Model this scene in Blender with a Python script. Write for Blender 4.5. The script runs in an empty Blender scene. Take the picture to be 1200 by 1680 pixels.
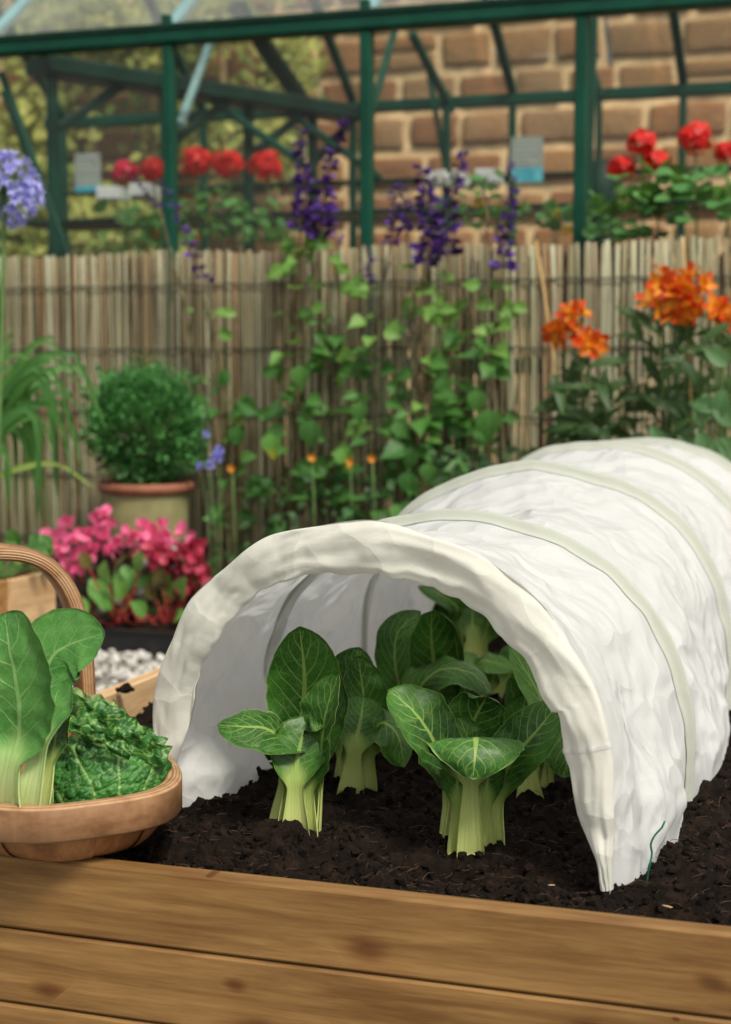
import bpy, math, random
import numpy as np
from mathutils import Vector, Matrix, noise
random.seed(7)
R_ = math.radians
SC = bpy.context.scene
COL = SC.collection

# ------------------------------------------------------------------ camera
FP = 2655.0; YAW = R_(18.7); PITCH = math.atan(240/FP); H = 0.9
Fh = Vector((-math.sin(YAW), math.cos(YAW), 0)); RT = Vector((math.cos(YAW), math.sin(YAW), 0)); ZZ = Vector((0,0,1))
FW = Fh*math.cos(PITCH) - ZZ*math.sin(PITCH); UP = Fh*math.sin(PITCH) + ZZ*math.cos(PITCH)
C0 = Vector((0,0,H))
cd = bpy.data.cameras.new('camera'); cam = bpy.data.objects.new('camera', cd); COL.objects.link(cam)
cam.matrix_world = Matrix(((RT.x,UP.x,-FW.x,0),(RT.y,UP.y,-FW.y,0),(RT.z,UP.z,-FW.z,H),(0,0,0,1)))
cd.sensor_fit = 'VERTICAL'; cd.sensor_height = 24; cd.sensor_width = 24*1200/1680
cd.lens = FP/1680*24; cd.clip_start = .05; cd.clip_end = 500
cd.dof.use_dof = True; cd.dof.focus_distance = 2.12; cd.dof.aperture_fstop = 2.95
SC.camera = cam

# ------------------------------------------------------------------ world, sun, exposure
SUN = Vector((.55, -.50, 1.0)).normalized()
SUN_EL = math.asin(SUN.z); SUN_AZ = math.atan2(SUN.x, SUN.y)
w = bpy.data.worlds.new('World'); SC.world = w; w.use_nodes = True
wn = w.node_tree; wn.nodes.clear()
sky = wn.nodes.new('ShaderNodeTexSky'); sky.sky_type = 'NISHITA'; sky.sun_disc = False
sky.sun_elevation = SUN_EL; sky.sun_rotation = SUN_AZ; sky.air_density = 1.2; sky.dust_density = 3.0
hs = wn.nodes.new('ShaderNodeHueSaturation'); hs.inputs['Saturation'].default_value = .03
bg = wn.nodes.new('ShaderNodeBackground'); bg.inputs['Strength'].default_value = .10
wo = wn.nodes.new('ShaderNodeOutputWorld')
wn.links.new(sky.outputs[0], hs.inputs['Color']); wn.links.new(hs.outputs[0], bg.inputs[0]); wn.links.new(bg.outputs[0], wo.inputs[0])
sl = bpy.data.lights.new('sun', 'SUN'); sl.energy = 2.4; sl.angle = R_(12); sl.color = (1, .92, .79)
so = bpy.data.objects.new('sun', sl); COL.objects.link(so); so.rotation_euler = SUN.to_track_quat('Z','Y').to_euler()
vs = SC.view_settings; vs.view_transform = 'Standard'; vs.look = 'None'; vs.gamma = 1; vs.use_curve_mapping = False; vs.exposure = 0.52
SC.cycles.max_bounces = 10; SC.cycles.transparent_max_bounces = 24; SC.cycles.transmission_bounces = 8

# ------------------------------------------------------------------ pixel -> place
def ray(px, py): return FW + RT*((px-600)/FP) + UP*((840-py)/FP)
def G(px, py, z):
    r = ray(px, py); return C0 + r*((z-H)/r.z)
def D(px, py, d):
    r = ray(px, py); return C0 + r*(d/r.dot(Fh))
def PY(px, py, Y):
    r = ray(px, py); return C0 + r*(Y/r.y)
def V(*a): return Vector(a)
def U(a, b): return random.uniform(a, b)
def sstep(a, b, x):
    t = min(1, max(0, (x-a)/(b-a))); return t*t*(3-2*t)

# ------------------------------------------------------------------ mesh builder
class MB:
    def __init__(s): s.v=[]; s.f=[]; s.uv=[]; s.mi=[]; s.at=[]
    def add(s, vs, fs, uvs=None, mi=0, at=None):
        o = len(s.v); s.v += [tuple(p) for p in vs]; s.f += [tuple(i+o for i in f) for f in fs]
        s.mi += [mi]*len(fs); s.uv += uvs if uvs else [(0,0)]*len(vs); s.at += at if at else [0.0]*len(vs)
    def grid(s, fn, nu, nv, closeu=False, mi=0):
        vs=[]; uv=[]; at=[]
        for j in range(nv+1):
            for i in range(nu+(0 if closeu else 1)):
                r = fn(i/nu, j/nv)
                if len(r)==3: vs.append(r[0]); uv.append(r[1]); at.append(r[2])
                elif len(r)==2: vs.append(r[0]); uv.append(r[1]); at.append(0)
        m = nu if closeu else nu+1; fs=[]
        for j in range(nv):
            for i in range(nu):
                a=j*m+i; b=j*m+(i+1)%m; fs.append((a,b,b+m,a+m))
        s.add(vs, fs, uv, mi, at)
    def tube(s, pts, rad, n=8, caps=True, mi=0, flat=None):
        pts=[Vector(p) for p in pts]; k=len(pts)
        if not hasattr(rad,'__len__'): rad=[rad]*k
        t0=(pts[1]-pts[0]).normalized(); ref = ZZ if abs(t0.z)<.9 else V(1,0,0)
        nx=t0.cross(ref).normalized(); vs=[]; uv=[]; L=0
        for i,p in enumerate(pts):
            t=(pts[min(i+1,k-1)]-pts[max(i-1,0)]).normalized()
            nx=(nx-t*nx.dot(t)).normalized(); ny=t.cross(nx)
            if i: L+=(p-pts[i-1]).length
            for a in range(n):
                q=2*math.pi*a/n; vs.append(p+(nx*math.cos(q)+ny*math.sin(q)*(flat or 1))*rad[i]); uv.append((a/n,L))
        fs=[(i*n+a, i*n+(a+1)%n, (i+1)*n+(a+1)%n, (i+1)*n+a) for i in range(k-1) for a in range(n)]
        if caps: fs += [tuple(range(n-1,-1,-1)), tuple((k-1)*n+a for a in range(n))]
        s.add(vs, fs, uv, mi)
    def bar(s, a, b, w, h, c=None, up=ZZ, mi=0):
        "chamfered rectangular bar from a to b, w across, h along up"
        a=Vector(a); b=Vector(b); t=(b-a).normalized(); x=t.cross(up)
        if x.length<1e-4: x=t.cross(V(0,1,0))
        x.normalize(); y=x.cross(t); c = min(w,h)*.15 if c is None else c
        pr=[(-w/2+c,-h/2),(w/2-c,-h/2),(w/2,-h/2+c),(w/2,h/2-c),(w/2-c,h/2),(-w/2+c,h/2),(-w/2,h/2-c),(-w/2,-h/2+c)]
        vs=[]
        for e,(p,ins) in enumerate(((a,1),(a+t*c*.8,0),(b-t*c*.8,0),(b,1))):
            for (u,v) in pr:
                k = 1-(c/max(w,h))*1.2*ins; vs.append(p+x*u*k+y*v*k)
        fs=[(r*8+i, r*8+(i+1)%8, r*8+8+(i+1)%8, r*8+8+i) for r in range(3) for i in range(8)]
        fs += [tuple(range(7,-1,-1)), tuple(range(24,32))]
        s.add(vs, fs, None, mi)
    def lathe(s, c, prof, n=40, mi=0):
        vs=[]; 
        for (r,z) in prof:
            for a in range(n):
                q=2*math.pi*a/n; vs.append((c[0]+r*math.cos(q), c[1]+r*math.sin(q), c[2]+z))
        fs=[(i*n+a, i*n+(a+1)%n, (i+1)*n+(a+1)%n, (i+1)*n+a) for i in range(len(prof)-1) for a in range(n)]
        s.add(vs, fs, None, mi)
    def blob(s, c, r, jit=.25, sc=(1,1,1), mi=0, rot=None):
        M = rot or Matrix.Rotation(U(0,6.28),3,Vector((U(-1,1),U(-1,1),U(-1,1))).normalized())
        vs=[Vector(c)+(M@Vector((x*sc[0],y*sc[1],z*sc[2])))*(r*(1+U(-jit,jit))) for x,y,z in ICO[0]]
        s.add(vs, ICO[1], None, mi)
    def build(s, name, mats, parent=None, org=None, smooth=True, kind=None, label=None):
        if not isinstance(mats,(list,tuple)): mats=[mats]
        o3 = Vector(org) if org is not None else (Vector(parent['_o']) if parent is not None and '_o' in parent else V(0,0,0))
        me=bpy.data.meshes.new(name)
        arr=np.array(s.v,dtype=np.float64)-np.array(o3)
        me.from_pydata(arr.tolist(),[],s.f)
        for m in mats: me.materials.append(m)
        if len(mats)>1: me.polygons.foreach_set('material_index', s.mi)
        if any(u!=(0,0) for u in s.uv[:50]) or any(u!=(0,0) for u in s.uv[-50:]):
            ul=me.uv_layers.new(name='UVMap'); li=np.empty(len(me.loops),dtype=np.int32); me.loops.foreach_get('vertex_index',li)
            ul.data.foreach_set('uv', np.array(s.uv,dtype=np.float32)[li].ravel())
        if any(s.at):
            al=me.attributes.new('vein','FLOAT','POINT'); al.data.foreach_set('value', np.array(s.at,dtype=np.float32))
        if smooth: me.polygons.foreach_set('use_smooth',[True]*len(me.polygons))
        me.update()
        o=bpy.data.objects.new(name,me); COL.objects.link(o)
        if parent is not None: o.parent=parent
        o['_o']=tuple(o3)
        if parent is None: o.location=o3
        if kind: o['kind']=kind
        if label: o['label']=label
        return o
def _ico():
    t=(1+5**.5)/2; v=[(-1,t,0),(1,t,0),(-1,-t,0),(1,-t,0),(0,-1,t),(0,1,t),(0,-1,-t),(0,1,-t),(t,0,-1),(t,0,1),(-t,0,-1),(-t,0,1)]
    f=[(0,11,5),(0,5,1),(0,1,7),(0,7,10),(0,10,11),(1,5,9),(5,11,4),(11,10,2),(10,7,6),(7,1,8),(3,9,4),(3,4,2),(3,2,6),(3,6,8),(3,8,9),(4,9,5),(2,4,11),(6,2,10),(8,6,7),(9,8,1)]
    return [Vector(x).normalized() for x in v], f
ICO=_ico()
def thing(name, loc, label, cat, group=None):
    o=bpy.data.objects.new(name,None); COL.objects.link(o); o.location=loc; o['_o']=tuple(loc); o.empty_display_size=.05
    o['label']=label; o['category']=cat
    if group: o['group']=group
    return o
def tag(o, label, cat, group=None):
    o['label']=label; o['category']=cat
    if group: o['group']=group
    return o
def piece(name, mesh, parent, M):
    "an object sharing mesh data; M is a world matrix"
    o=bpy.data.objects.new(name,mesh); COL.objects.link(o); o.parent=parent
    o.matrix_basis = Matrix.Translation(-Vector(parent['_o'])) @ M
    return o
def frame(loc, d, up, sx=1, sy=None, sz=None):
    "matrix whose local Y runs along d and local Z leans to up"
    y=Vector(d).normalized(); x=y.cross(Vector(up))
    if x.length<1e-3: x=y.cross(V(1,0,.1))
    x.normalize(); z=x.cross(y); sy=sx if sy is None else sy; sz=sx if sz is None else sz
    return Matrix(((x.x*sx,y.x*sy,z.x*sz,loc[0]),(x.y*sx,y.y*sy,z.y*sz,loc[1]),(x.z*sx,y.z*sy,z.z*sz,loc[2]),(0,0,0,1)))
def cr(pts, n):
    "Catmull-Rom through pts, n+1 samples by roughly equal length"
    P=[Vector(p) for p in pts]; P=[P[0]*2-P[1]]+P+[P[-1]*2-P[-2]]; out=[]
    for i in range(1,len(P)-2):
        for k in range(24):
            t=k/24; a,b,c,d=P[i-1],P[i],P[i+1],P[i+2]
            out.append(.5*((2*b)+(c-a)*t+(2*a-5*b+4*c-d)*t*t+(3*b-a-3*c+d)*t**3))
    out.append(P[-2]); L=[0]
    for i in range(1,len(out)): L.append(L[-1]+(out[i]-out[i-1]).length)
    res=[]; j=0
    for i in range(n+1):
        s=L[-1]*i/n
        while j<len(L)-2 and L[j+1]<s: j+=1
        q=(s-L[j])/max(1e-9,L[j+1]-L[j]); res.append(out[j].lerp(out[j+1],q))
    return res

# ------------------------------------------------------------------ node helper
class NT:
    def __init__(s, name):
        s.m=bpy.data.materials.new(name); s.m.use_nodes=True; s.t=s.m.node_tree; s.t.nodes.clear()
        s.out=s.t.nodes.new('ShaderNodeOutputMaterial')
    def n(s, ty, **k):
        x=s.t.nodes.new(ty)
        for a,b in k.items(): setattr(x,a,b)
        return x
    def set(s, sock, v):
        if hasattr(v,'is_output') or isinstance(v,bpy.types.NodeSocket): s.t.links.new(v,sock)
        elif isinstance(v,(tuple,list)) and sock.type=='RGBA' and len(v)==3: sock.default_value=(*v,1)
        else: sock.default_value=v
    def m2(s, op, a, b=0.5, c=None, clamp=False):
        x=s.n('ShaderNodeMath',operation=op,use_clamp=clamp); s.set(x.inputs[0],a); s.set(x.inputs[1],b)
        if c is not None: s.set(x.inputs[2],c)
        return x.outputs[0]
    def mix(s, f, a, b):
        x=s.n('ShaderNodeMix',data_type='RGBA'); s.set(x.inputs[0],f); s.set(x.inputs[6],a); s.set(x.inputs[7],b); return x.outputs[2]
    def mul(s, f, a, b):
        x=s.n('ShaderNodeMix',data_type='RGBA',blend_type='MULTIPLY'); s.set(x.inputs[0],f); s.set(x.inputs[6],a); s.set(x.inputs[7],b); return x.outputs[2]
    def rng(s, v, a, b, c=0, d=1):
        x=s.n('ShaderNodeMapRange',clamp=True,interpolation_type='SMOOTHSTEP')
        for i,q in enumerate((v,a,b,c,d)): s.set(x.inputs[i],q)
        return x.outputs[0]
    def co(s, kind='Object'): return s.n('ShaderNodeTexCoord').outputs[kind]
    def mp(s, v, sc=(1,1,1), rot=(0,0,0), loc=(0,0,0)):
        x=s.n('ShaderNodeMapping'); s.set(x.inputs[0],v); x.inputs[1].default_value=loc; x.inputs[2].default_value=rot; x.inputs[3].default_value=sc; return x.outputs[0]
    def noi(s, v, sc, det=4, ro=.55, dist=0):
        x=s.n('ShaderNodeTexNoise'); s.set(x.inputs['Vector'],v); x.inputs['Scale'].default_value=sc; x.inputs['Detail'].default_value=det
        x.inputs['Roughness'].default_value=ro; x.inputs['Distortion'].default_value=dist; return x.outputs[0]
    def vor(s, v, sc, feat='F1', out=0):
        x=s.n('ShaderNodeTexVoronoi',feature=feat); s.set(x.inputs['Vector'],v); x.inputs['Scale'].default_value=sc; return x.outputs[out]
    def ramp(s, f, st):
        x=s.n('ShaderNodeValToRGB'); s.set(x.inputs[0],f); e=x.color_ramp.elements
        while len(e)<len(st): e.new(.5)
        for i,(p,c) in enumerate(st): e[i].position=p; e[i].color=(*c,1)
        return x.outputs[0]
    def rand(s): return s.n('ShaderNodeObjectInfo').outputs['Random']
    def offs(s, v):
        "shift coordinates by a random amount for each object"
        x=s.n('ShaderNodeVectorMath',operation='ADD'); s.set(x.inputs[0],v)
        c=s.n('ShaderNodeCombineXYZ'); r=s.rand(); s.set(c.inputs[0],s.m2('MULTIPLY',r,37.0)); s.set(c.inputs[1],s.m2('MULTIPLY',r,91.0)); s.set(c.inputs[2],s.m2('MULTIPLY',r,53.0))
        s.set(x.inputs[1],c.outputs[0]); return x.outputs[0]
    def bump(s, h, st=.5, di=.01, n=None):
        x=s.n('ShaderNodeBump'); s.set(x.inputs['Height'],h); x.inputs['Strength'].default_value=st; x.inputs['Distance'].default_value=di
        if n is not None: s.set(x.inputs['Normal'],n)
        return x.outputs[0]
    def pbr(s, col, rough=.6, nrm=None, spec=.4, trans=0, tcol=None, metal=0):
        b=s.n('ShaderNodeBsdfPrincipled'); s.set(b.inputs['Base Color'],col); s.set(b.inputs['Roughness'],rough)
        s.set(b.inputs['Specular IOR Level'],spec); s.set(b.inputs['Metallic'],metal)
        if nrm is not None: s.set(b.inputs['Normal'],nrm)
        o=b.outputs[0]
        if trans:
            t=s.n('ShaderNodeBsdfTranslucent'); s.set(t.inputs[0],tcol if tcol is not None else col)
            if nrm is not None: s.set(t.inputs['Normal'],nrm)
            mx=s.n('ShaderNodeMixShader'); s.set(mx.inputs[0],trans); s.t.links.new(o,mx.inputs[1]); s.t.links.new(t.outputs[0],mx.inputs[2]); o=mx.outputs[0]
        s.t.links.new(o,s.out.inputs[0]); return s.m
def simple(name, col, rough=.6, var=.25, sc=20, trans=0, bump=.3, spec=.4, col2=None, randv=0, dist=.004, metal=0):
    n=NT(name); v=n.offs(n.co()); f=n.noi(v,sc,5)
    c2 = col2 or tuple(x*(1-var) for x in col)
    c=n.mix(n.rng(f,.35,.65),c2,col)
    if randv:
        h=n.n('ShaderNodeHueSaturation'); n.set(h.inputs['Color'],c); r=n.rand()
        n.set(h.inputs['Value'],n.m2('ADD',n.m2('MULTIPLY',r,2*randv),1-randv)); n.set(h.inputs['Hue'],n.m2('ADD',n.m2('MULTIPLY',n.m2('FRACT',n.m2('MULTIPLY',r,7.3)),.05),.475)); c=h.outputs[0]
    return n.pbr(c,rough,n.bump(f,bump,dist) if bump else None,spec,trans,metal=metal)
# ------------------------------------------------------------------ materials
def wood(name, dark, light, ax=0, green=0, knots=1, rough=.6, gs=1.0):
    n=NT(name); v=n.offs(n.co()) if not green else n.co(); sc=[38*gs]*3; sc[ax]=2.6*gs
    wv=n.mp(v,tuple(sc)); warp=n.noi(v,3,3)
    g=n.noi(wv,1,6,.6,.6); fine=n.noi(n.mp(v,tuple(x*7 for x in sc)),1,3,.6)
    c=n.mix(n.rng(g,.3,.7),dark,light); c=n.mul(n.rng(fine,.35,.75,0,.45),c,(.62,.5,.38))
    blot=n.noi(v,6,3); c=n.mul(n.rng(blot,.45,.75,0,.35),c,(.7,.52,.36))
    if knots:
        ks=[11]*3; ks[ax]=3.6; ks[1 if ax==0 else 0]=.02; kx=n.n('ShaderNodeSeparateXYZ'); n.set(kx.inputs[0],v); kc=n.n('ShaderNodeCombineXYZ'); n.set(kc.inputs[0],n.m2('MULTIPLY',n.m2('ADD',kx.outputs[ax],n.m2('MULTIPLY',warp,.05)),7.5)); n.set(kc.inputs[1],n.m2('ADD',n.m2('MULTIPLY',kx.outputs[2],15.0),n.m2('MULTIPLY',warp,.9))); kv=n.n('ShaderNodeTexVoronoi',voronoi_dimensions='2D'); n.set(kv.inputs['Vector'],kc.outputs[0]); kv.inputs['Scale'].default_value=1; d=kv.outputs[0]; kr=n.n('ShaderNodeSeparateXYZ'); n.set(kr.inputs[0],kv.outputs[1]); kr=kr.outputs[0]; ring=n.m2('SINE',n.m2('MULTIPLY',d,60.0))
        c=n.mul(n.m2('MULTIPLY',n.rng(d,n.m2('MULTIPLY',n.rng(kr,.35,1,.02,.30),1.0),.03,0,.8),n.m2('GREATER_THAN',kr,.45)),c,(.42,.25,.13))
        c=n.mul(n.m2('MULTIPLY',n.rng(d,.5,.1,0,.25),n.rng(kr,.4,.9)),c,(.6,.42,.25))
    if green:
        gs_=n.noi(n.mp(v,(3,22,22)),1,2,.5); c=n.mix(n.m2('MULTIPLY',n.rng(gs_,.655,.72),.75),c,(.10,.24,.09))
    h=n.m2('ADD',g,n.m2('MULTIPLY',fine,.5))
    return n.pbr(c,rough,n.bump(h,.25,.002),.3)
M={}
M['bed_wood']=wood('bed_wood',(.155,.076,.021),(.32,.182,.062),0,1,1)
M['bed_wood_y']=wood('bed_wood_side',(.50,.32,.16),(.68,.48,.27),1,0,0)
M['planter_wood']=wood('planter_wood',(.26,.13,.04),(.42,.24,.09),0,0,0)
M['trug_rim']=None
n=NT('trug_ply'); v=n.co('UV'); x=n.n('ShaderNodeSeparateXYZ'); n.set(x.inputs[0],v)
lay=n.m2('FRACT',n.m2('ADD',n.m2('MULTIPLY',x.outputs[0],1.0),n.m2('MULTIPLY',n.noi(n.co(),9,2),.25)))
band=n.rng(n.m2('ABSOLUTE',n.m2('SUBTRACT',lay,.5)),.0,.16)
g=n.noi(n.mp(v,(30,1.1,1)),1,5,.6); c=n.mix(n.rng(g,.3,.7),(.165,.080,.034),(.33,.180,.085))
c=n.mul(n.rng(n.noi(n.mp(n.co(),(1,1,2)),16,5,.7),.42,.68,0,.8),c,(.55,.42,.33))
M['trug_outer']=n.pbr(c,.5,n.bump(g,.2,.001),.4)
n=NT('trug_edge'); v=n.co('UV'); x=n.n('ShaderNodeSeparateXYZ'); n.set(x.inputs[0],v)
lay=n.m2('SINE',n.m2('MULTIPLY',x.outputs[0],6.2832*4.0)); g=n.noi(n.co(),40,4)
c=n.mix(n.rng(lay,-1,-.2),(.30,.165,.08),(.47,.29,.155)); c=n.mul(n.rng(g,.4,.8),c,(.7,.55,.42))
M['trug_edge']=n.pbr(c,.6,n.bump(lay,.5,.0015),.3)
M['trug_board']=wood('trug_board',(.20,.085,.028),(.36,.165,.062),2,0,0,.6)
# fleece
def fleece(name, col, tr, bs=.35):
    n=NT(name); v=n.co(); a=n.noi(v,14,5,.6,.8); b=n.vor(n.mp(v,(1,.45,.8)),13,'DISTANCE_TO_EDGE'); f=n.noi(v,900,2)
    big=n.m2('ABSOLUTE',n.m2('SUBTRACT',n.noi(n.mp(v,(1,.6,1)),5.5,3,.55,1.2),.5))
    wv=n.n('ShaderNodeVectorMath',operation='ADD'); n.set(wv.inputs[0],v); nz=n.n('ShaderNodeTexNoise'); n.set(nz.inputs['Vector'],v); nz.inputs['Scale'].default_value=6; nz.inputs['Detail'].default_value=2
    sc_=n.n('ShaderNodeVectorMath',operation='SCALE'); n.set(sc_.inputs[0],nz.outputs[1]); sc_.inputs['Scale'].default_value=.16; n.set(wv.inputs[1],sc_.outputs[0]); wv=wv.outputs[0]
    msk=n.rng(n.noi(v,4.5,2),.40,.62)
    h=n.m2('ADD',n.m2('MULTIPLY',n.vor(n.mp(wv,(1,.7,1)),11),1.0),n.m2('MULTIPLY',n.m2('MULTIPLY',n.vor(n.mp(wv,(1,1,.6),loc=(3,1,2)),27),.50),msk))
    h=n.m2('ADD',h,n.m2('MULTIPLY',a,.12))
    nr=n.bump(h,bs,.035); nr=n.bump(f,.25,.0006,nr)
    c=n.mul(n.rng(n.noi(v,3,3),.35,.7,0,.10),col,(.92,.94,.88))
    return n.pbr(c,.75,nr,.25,tr,(.95,.955,.94))
M['fleece']=fleece('fleece_cloth',(.80,.812,.805),.42,.50)
M['fleece_hem']=fleece('fleece_hem_shaded',(.78,.775,.69),.36,.32)  # creamier than the cover: shade in the doubled cloth put into the colour
M['sleeve']=fleece('hoop_sleeve_cloth',(.50,.525,.455),.22,.08)
# soil
n=NT('compost'); v=n.co(); a=n.noi(v,35,8,.7); b=n.noi(v,160,5,.7); c1=n.noi(v,4,3)
c=n.ramp(a,[(.32,(.0035,.002,.0012)),(.5,(.0085,.0048,.003)),(.74,(.030,.0165,.009))])
c=n.mix(n.m2('MULTIPLY',n.rng(b,.6,.75),.5),c,(.085,.042,.022))
M['soil']=n.pbr(c,.9,n.bump(n.m2('ADD',a,n.m2('MULTIPLY',b,.4)),1,.008),.15)
M['fibre']=simple('compost_fibre',(.12,.065,.035),.8,.6,60)
M['chip']=simple('wood_chip',(.40,.27,.15),.7,.3,60)
# brassica leaf : uv.x across 0..1, uv.y 0..1 with petiole below .5
def leafmat(name, dark, light, vein, stalk, tr=.22, rough=.40, nv=7.0, vs=1.0, vamp=1.0):
    n=NT(name); v=n.co('UV'); x=n.n('ShaderNodeSeparateXYZ'); n.set(x.inputs[0],v); o=n.offs(n.co())
    wob=n.m2('MULTIPLY',n.m2('SUBTRACT',n.noi(o,28,3),.5),.10)
    s=n.m2('ABSOLUTE',n.m2('SUBTRACT',n.m2('MULTIPLY',x.outputs[0],2.0),1.0)); yy=x.outputs[1]
    xb=n.m2('MAXIMUM',n.m2('MULTIPLY',n.m2('SUBTRACT',yy,.5),2.0),0.0)
    side=n.m2('MULTIPLY',n.m2('GREATER_THAN',x.outputs[0],.5),.06)
    ph=n.m2('ADD',n.m2('SUBTRACT',n.m2('ADD',xb,wob),n.m2('MULTIPLY',n.m2('POWER',s,1.25),.42)),side)
    fr=n.m2('ABSOLUTE',n.m2('SUBTRACT',n.m2('FRACT',n.m2('MULTIPLY',ph,nv)),.5))   # 0 at vein
    wd=n.m2('MULTIPLY',n.m2('SUBTRACT',1.15,s),.055*vs)
    sv=n.rng(n.m2('SUBTRACT',fr,wd),.035,0.0)
    sv=n.m2('MULTIPLY',sv,n.rng(s,1.0,.80))
    mw=n.m2('MULTIPLY',n.m2('SUBTRACT',1.08,xb),.075*vs)
    mr=n.rng(n.m2('SUBTRACT',s,mw),.025,0.0)
    net=n.rng(n.vor(o,120,'DISTANCE_TO_EDGE'),.07,0.0); net2=n.rng(n.vor(o,38,'DISTANCE_TO_EDGE'),.035,0.0)
    vm=n.m2('MAXIMUM',n.m2('MAXIMUM',n.m2('MULTIPLY',sv,.62),mr),n.m2('MULTIPLY',net2,.28))
    vm=n.m2('MULTIPLY',vm,.78*vamp)
    patch=n.noi(o,14,4)
    c=n.mix(n.rng(patch,.3,.7),dark,light); c=n.mix(n.m2('MULTIPLY',net,.18),c,vein)
    c=n.mix(vm,c,vein); c=n.mix(n.m2('MULTIPLY',n.rng(s,.955,.99),.6),c,vein)
    # stalk
    st=n.m2('SINE',n.m2('ADD',n.m2('MULTIPLY',s,19.0),n.m2('MULTIPLY',n.noi(o,20,2),3.0)))
    cs=n.mix(n.rng(st,-.6,1,0,.14),stalk,tuple(q*.78 for q in stalk))
    cs=n.mix(n.rng(yy,.16,.50,0,.75),cs,(vein[0]*.75,vein[1]*.85,vein[2]*.6))
    sk=n.rng(n.m2('ADD',yy,n.m2('ADD',n.m2('MULTIPLY',s,.13),wob)),.45,.60)
    c=n.mix(sk,cs,c)
    h=n.m2('ADD',n.m2('MULTIPLY',n.m2('SUBTRACT',1.0,n.m2('MAXIMUM',sv,mr)),.5),n.m2('MULTIPLY',n.noi(o,60,3),.4))
    h=n.m2('ADD',h,n.m2('MULTIPLY',st,n.m2('MULTIPLY',n.m2('SUBTRACT',1.0,sk),.10)))
    return n.pbr(c,rough,n.bump(h,.6,.0022),.36,tr,n.mix(.5,c,(.30,.50,.06)))
M['choi']=leafmat('pak_choi_leaf',(.012,.070,.010),(.050,.180,.020),(.30,.44,.10),(.66,.74,.26),rough=.42)
M['choi_light']=leafmat('pak_choi_leaf_light',(.055,.17,.022),(.095,.25,.035),(.36,.52,.16),(.62,.72,.28),.32)
M['choi_trug']=leafmat('pak_choi_leaf_cut',(.050,.20,.035),(.12,.33,.07),(.34,.55,.20),(.62,.74,.33),.25,.4,6.0,.6,.7)
# savoy
n=NT('savoy_leaf'); a=n.n('ShaderNodeAttribute',attribute_name='vein').outputs['Fac']; o=n.co()
c=n.mix(n.rng(n.noi(o,18,4),.3,.7),(.016,.085,.014),(.05,.20,.03)); c=n.mix(n.rng(a,.25,.95,0,.85),c,(.27,.45,.12))
f=n.noi(o,130,4); M['savoy']=n.pbr(c,.45,n.bump(f,.5,.003),.4,.12)
M['savoy_pale']=simple('savoy_pale',(.30,.44,.16),.5,.4,40,.2)
# ------------------------------------------------------------------ ground
n=NT('earth'); v=n.co(); a=n.noi(v,3,6); b=n.noi(v,60,5)
c=n.mix(n.rng(a,.4,.6),(.035,.028,.018),(.085,.07,.045)); M['earth']=n.pbr(n.mul(n.rng(b,.3,.7),c,(.6,.55,.5)),.9,n.bump(b,.8,.02),.2)
M['gravel_bed']=simple('gravel_bed',(.36,.34,.30),.85,.5,90,bump=1,dist=.01)
M['pebble']=simple('pebble',(.62,.60,.55),.7,.35,22,bump=.3)
mb=MB(); mb.grid(lambda u,v:(V(-60+120*u,-40+120*v,-.012),(u,v)),24,24)
mb.build('ground',M['earth'],kind='structure')
mb=MB()
def gp(u,v):
    x=-3.6+6.2*u; y=.6+4.35*v; return (V(x,y,.004+.012*noise.fractal(V(x*4,y*4,0),.8,2,3)),(u,v))
mb.grid(gp,60,50); mb.build('gravel_path',M['gravel_bed'],kind='structure')
mb=MB()
for i in range(5200):
    x=U(-2.9,-1.42); y=U(2.4,4.85)
    if U(0,1)<.25: x=U(-3.4,-2.4)
    mb.blob((x,y,.014+U(0,.012)),U(.007,.017),.22,(1,.85,.62))
mb.build('gravel_pebbles',M['pebble'],smooth=False,kind='stuff')
mb=MB(); mb.grid(lambda u,v:(V(-5.5+6.5*u,4.72+.75*v,.03+.04*noise.noise(V(u*30,v*6,1))),(u,v)),80,12)
mb.build('border_soil',M['earth'],kind='structure')

# ------------------------------------------------------------------ house wall of squared stones
YW=9.0
n=NT('stone'); o=n.offs(n.co()); r=n.rand(); a=n.noi(o,5,6,.65); b=n.noi(o,45,5,.7)
c=n.ramp(n.m2('ADD',n.m2('MULTIPLY',r,.75),n.m2('MULTIPLY',a,.3)),[(.12,(.24,.115,.055)),(.4,(.35,.17,.075)),(.65,(.39,.22,.095)),(.95,(.32,.20,.11))])
c=n.mul(n.rng(b,.3,.7,.6,0),c,(.6,.55,.5)); c=n.mix(n.rng(n.noi(o,3,3),.62,.8,0,.4),c,(.12,.12,.05))
M['stone']=n.pbr(c,.85,n.bump(n.m2('ADD',a,n.m2('MULTIPLY',b,.4)),.9,.03),.2)
M['mortar']=simple('mortar',(.80,.56,.30),.9,.2,12,bump=.6,dist=.02)
wall=thing('stone_wall',V(-3.2,YW,0),'house wall of brown squared stones with wide sandy mortar joints behind the greenhouse','wall')
mb=MB(); mb.bar(V(-8.2,YW+.17,2.2),V(1.9,YW+.17,2.2),.3,4.5,.01)
def mfx(u,v):
    x=-8.2+10.1*u; z=4.4*v; return (V(x,YW+.002+.004*noise.fractal(V(x*5,z*5,3),.8,2,3),z),(u,v))
mb.grid(mfx,110,50); mb.build('mortar',M['mortar'],wall)
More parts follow.
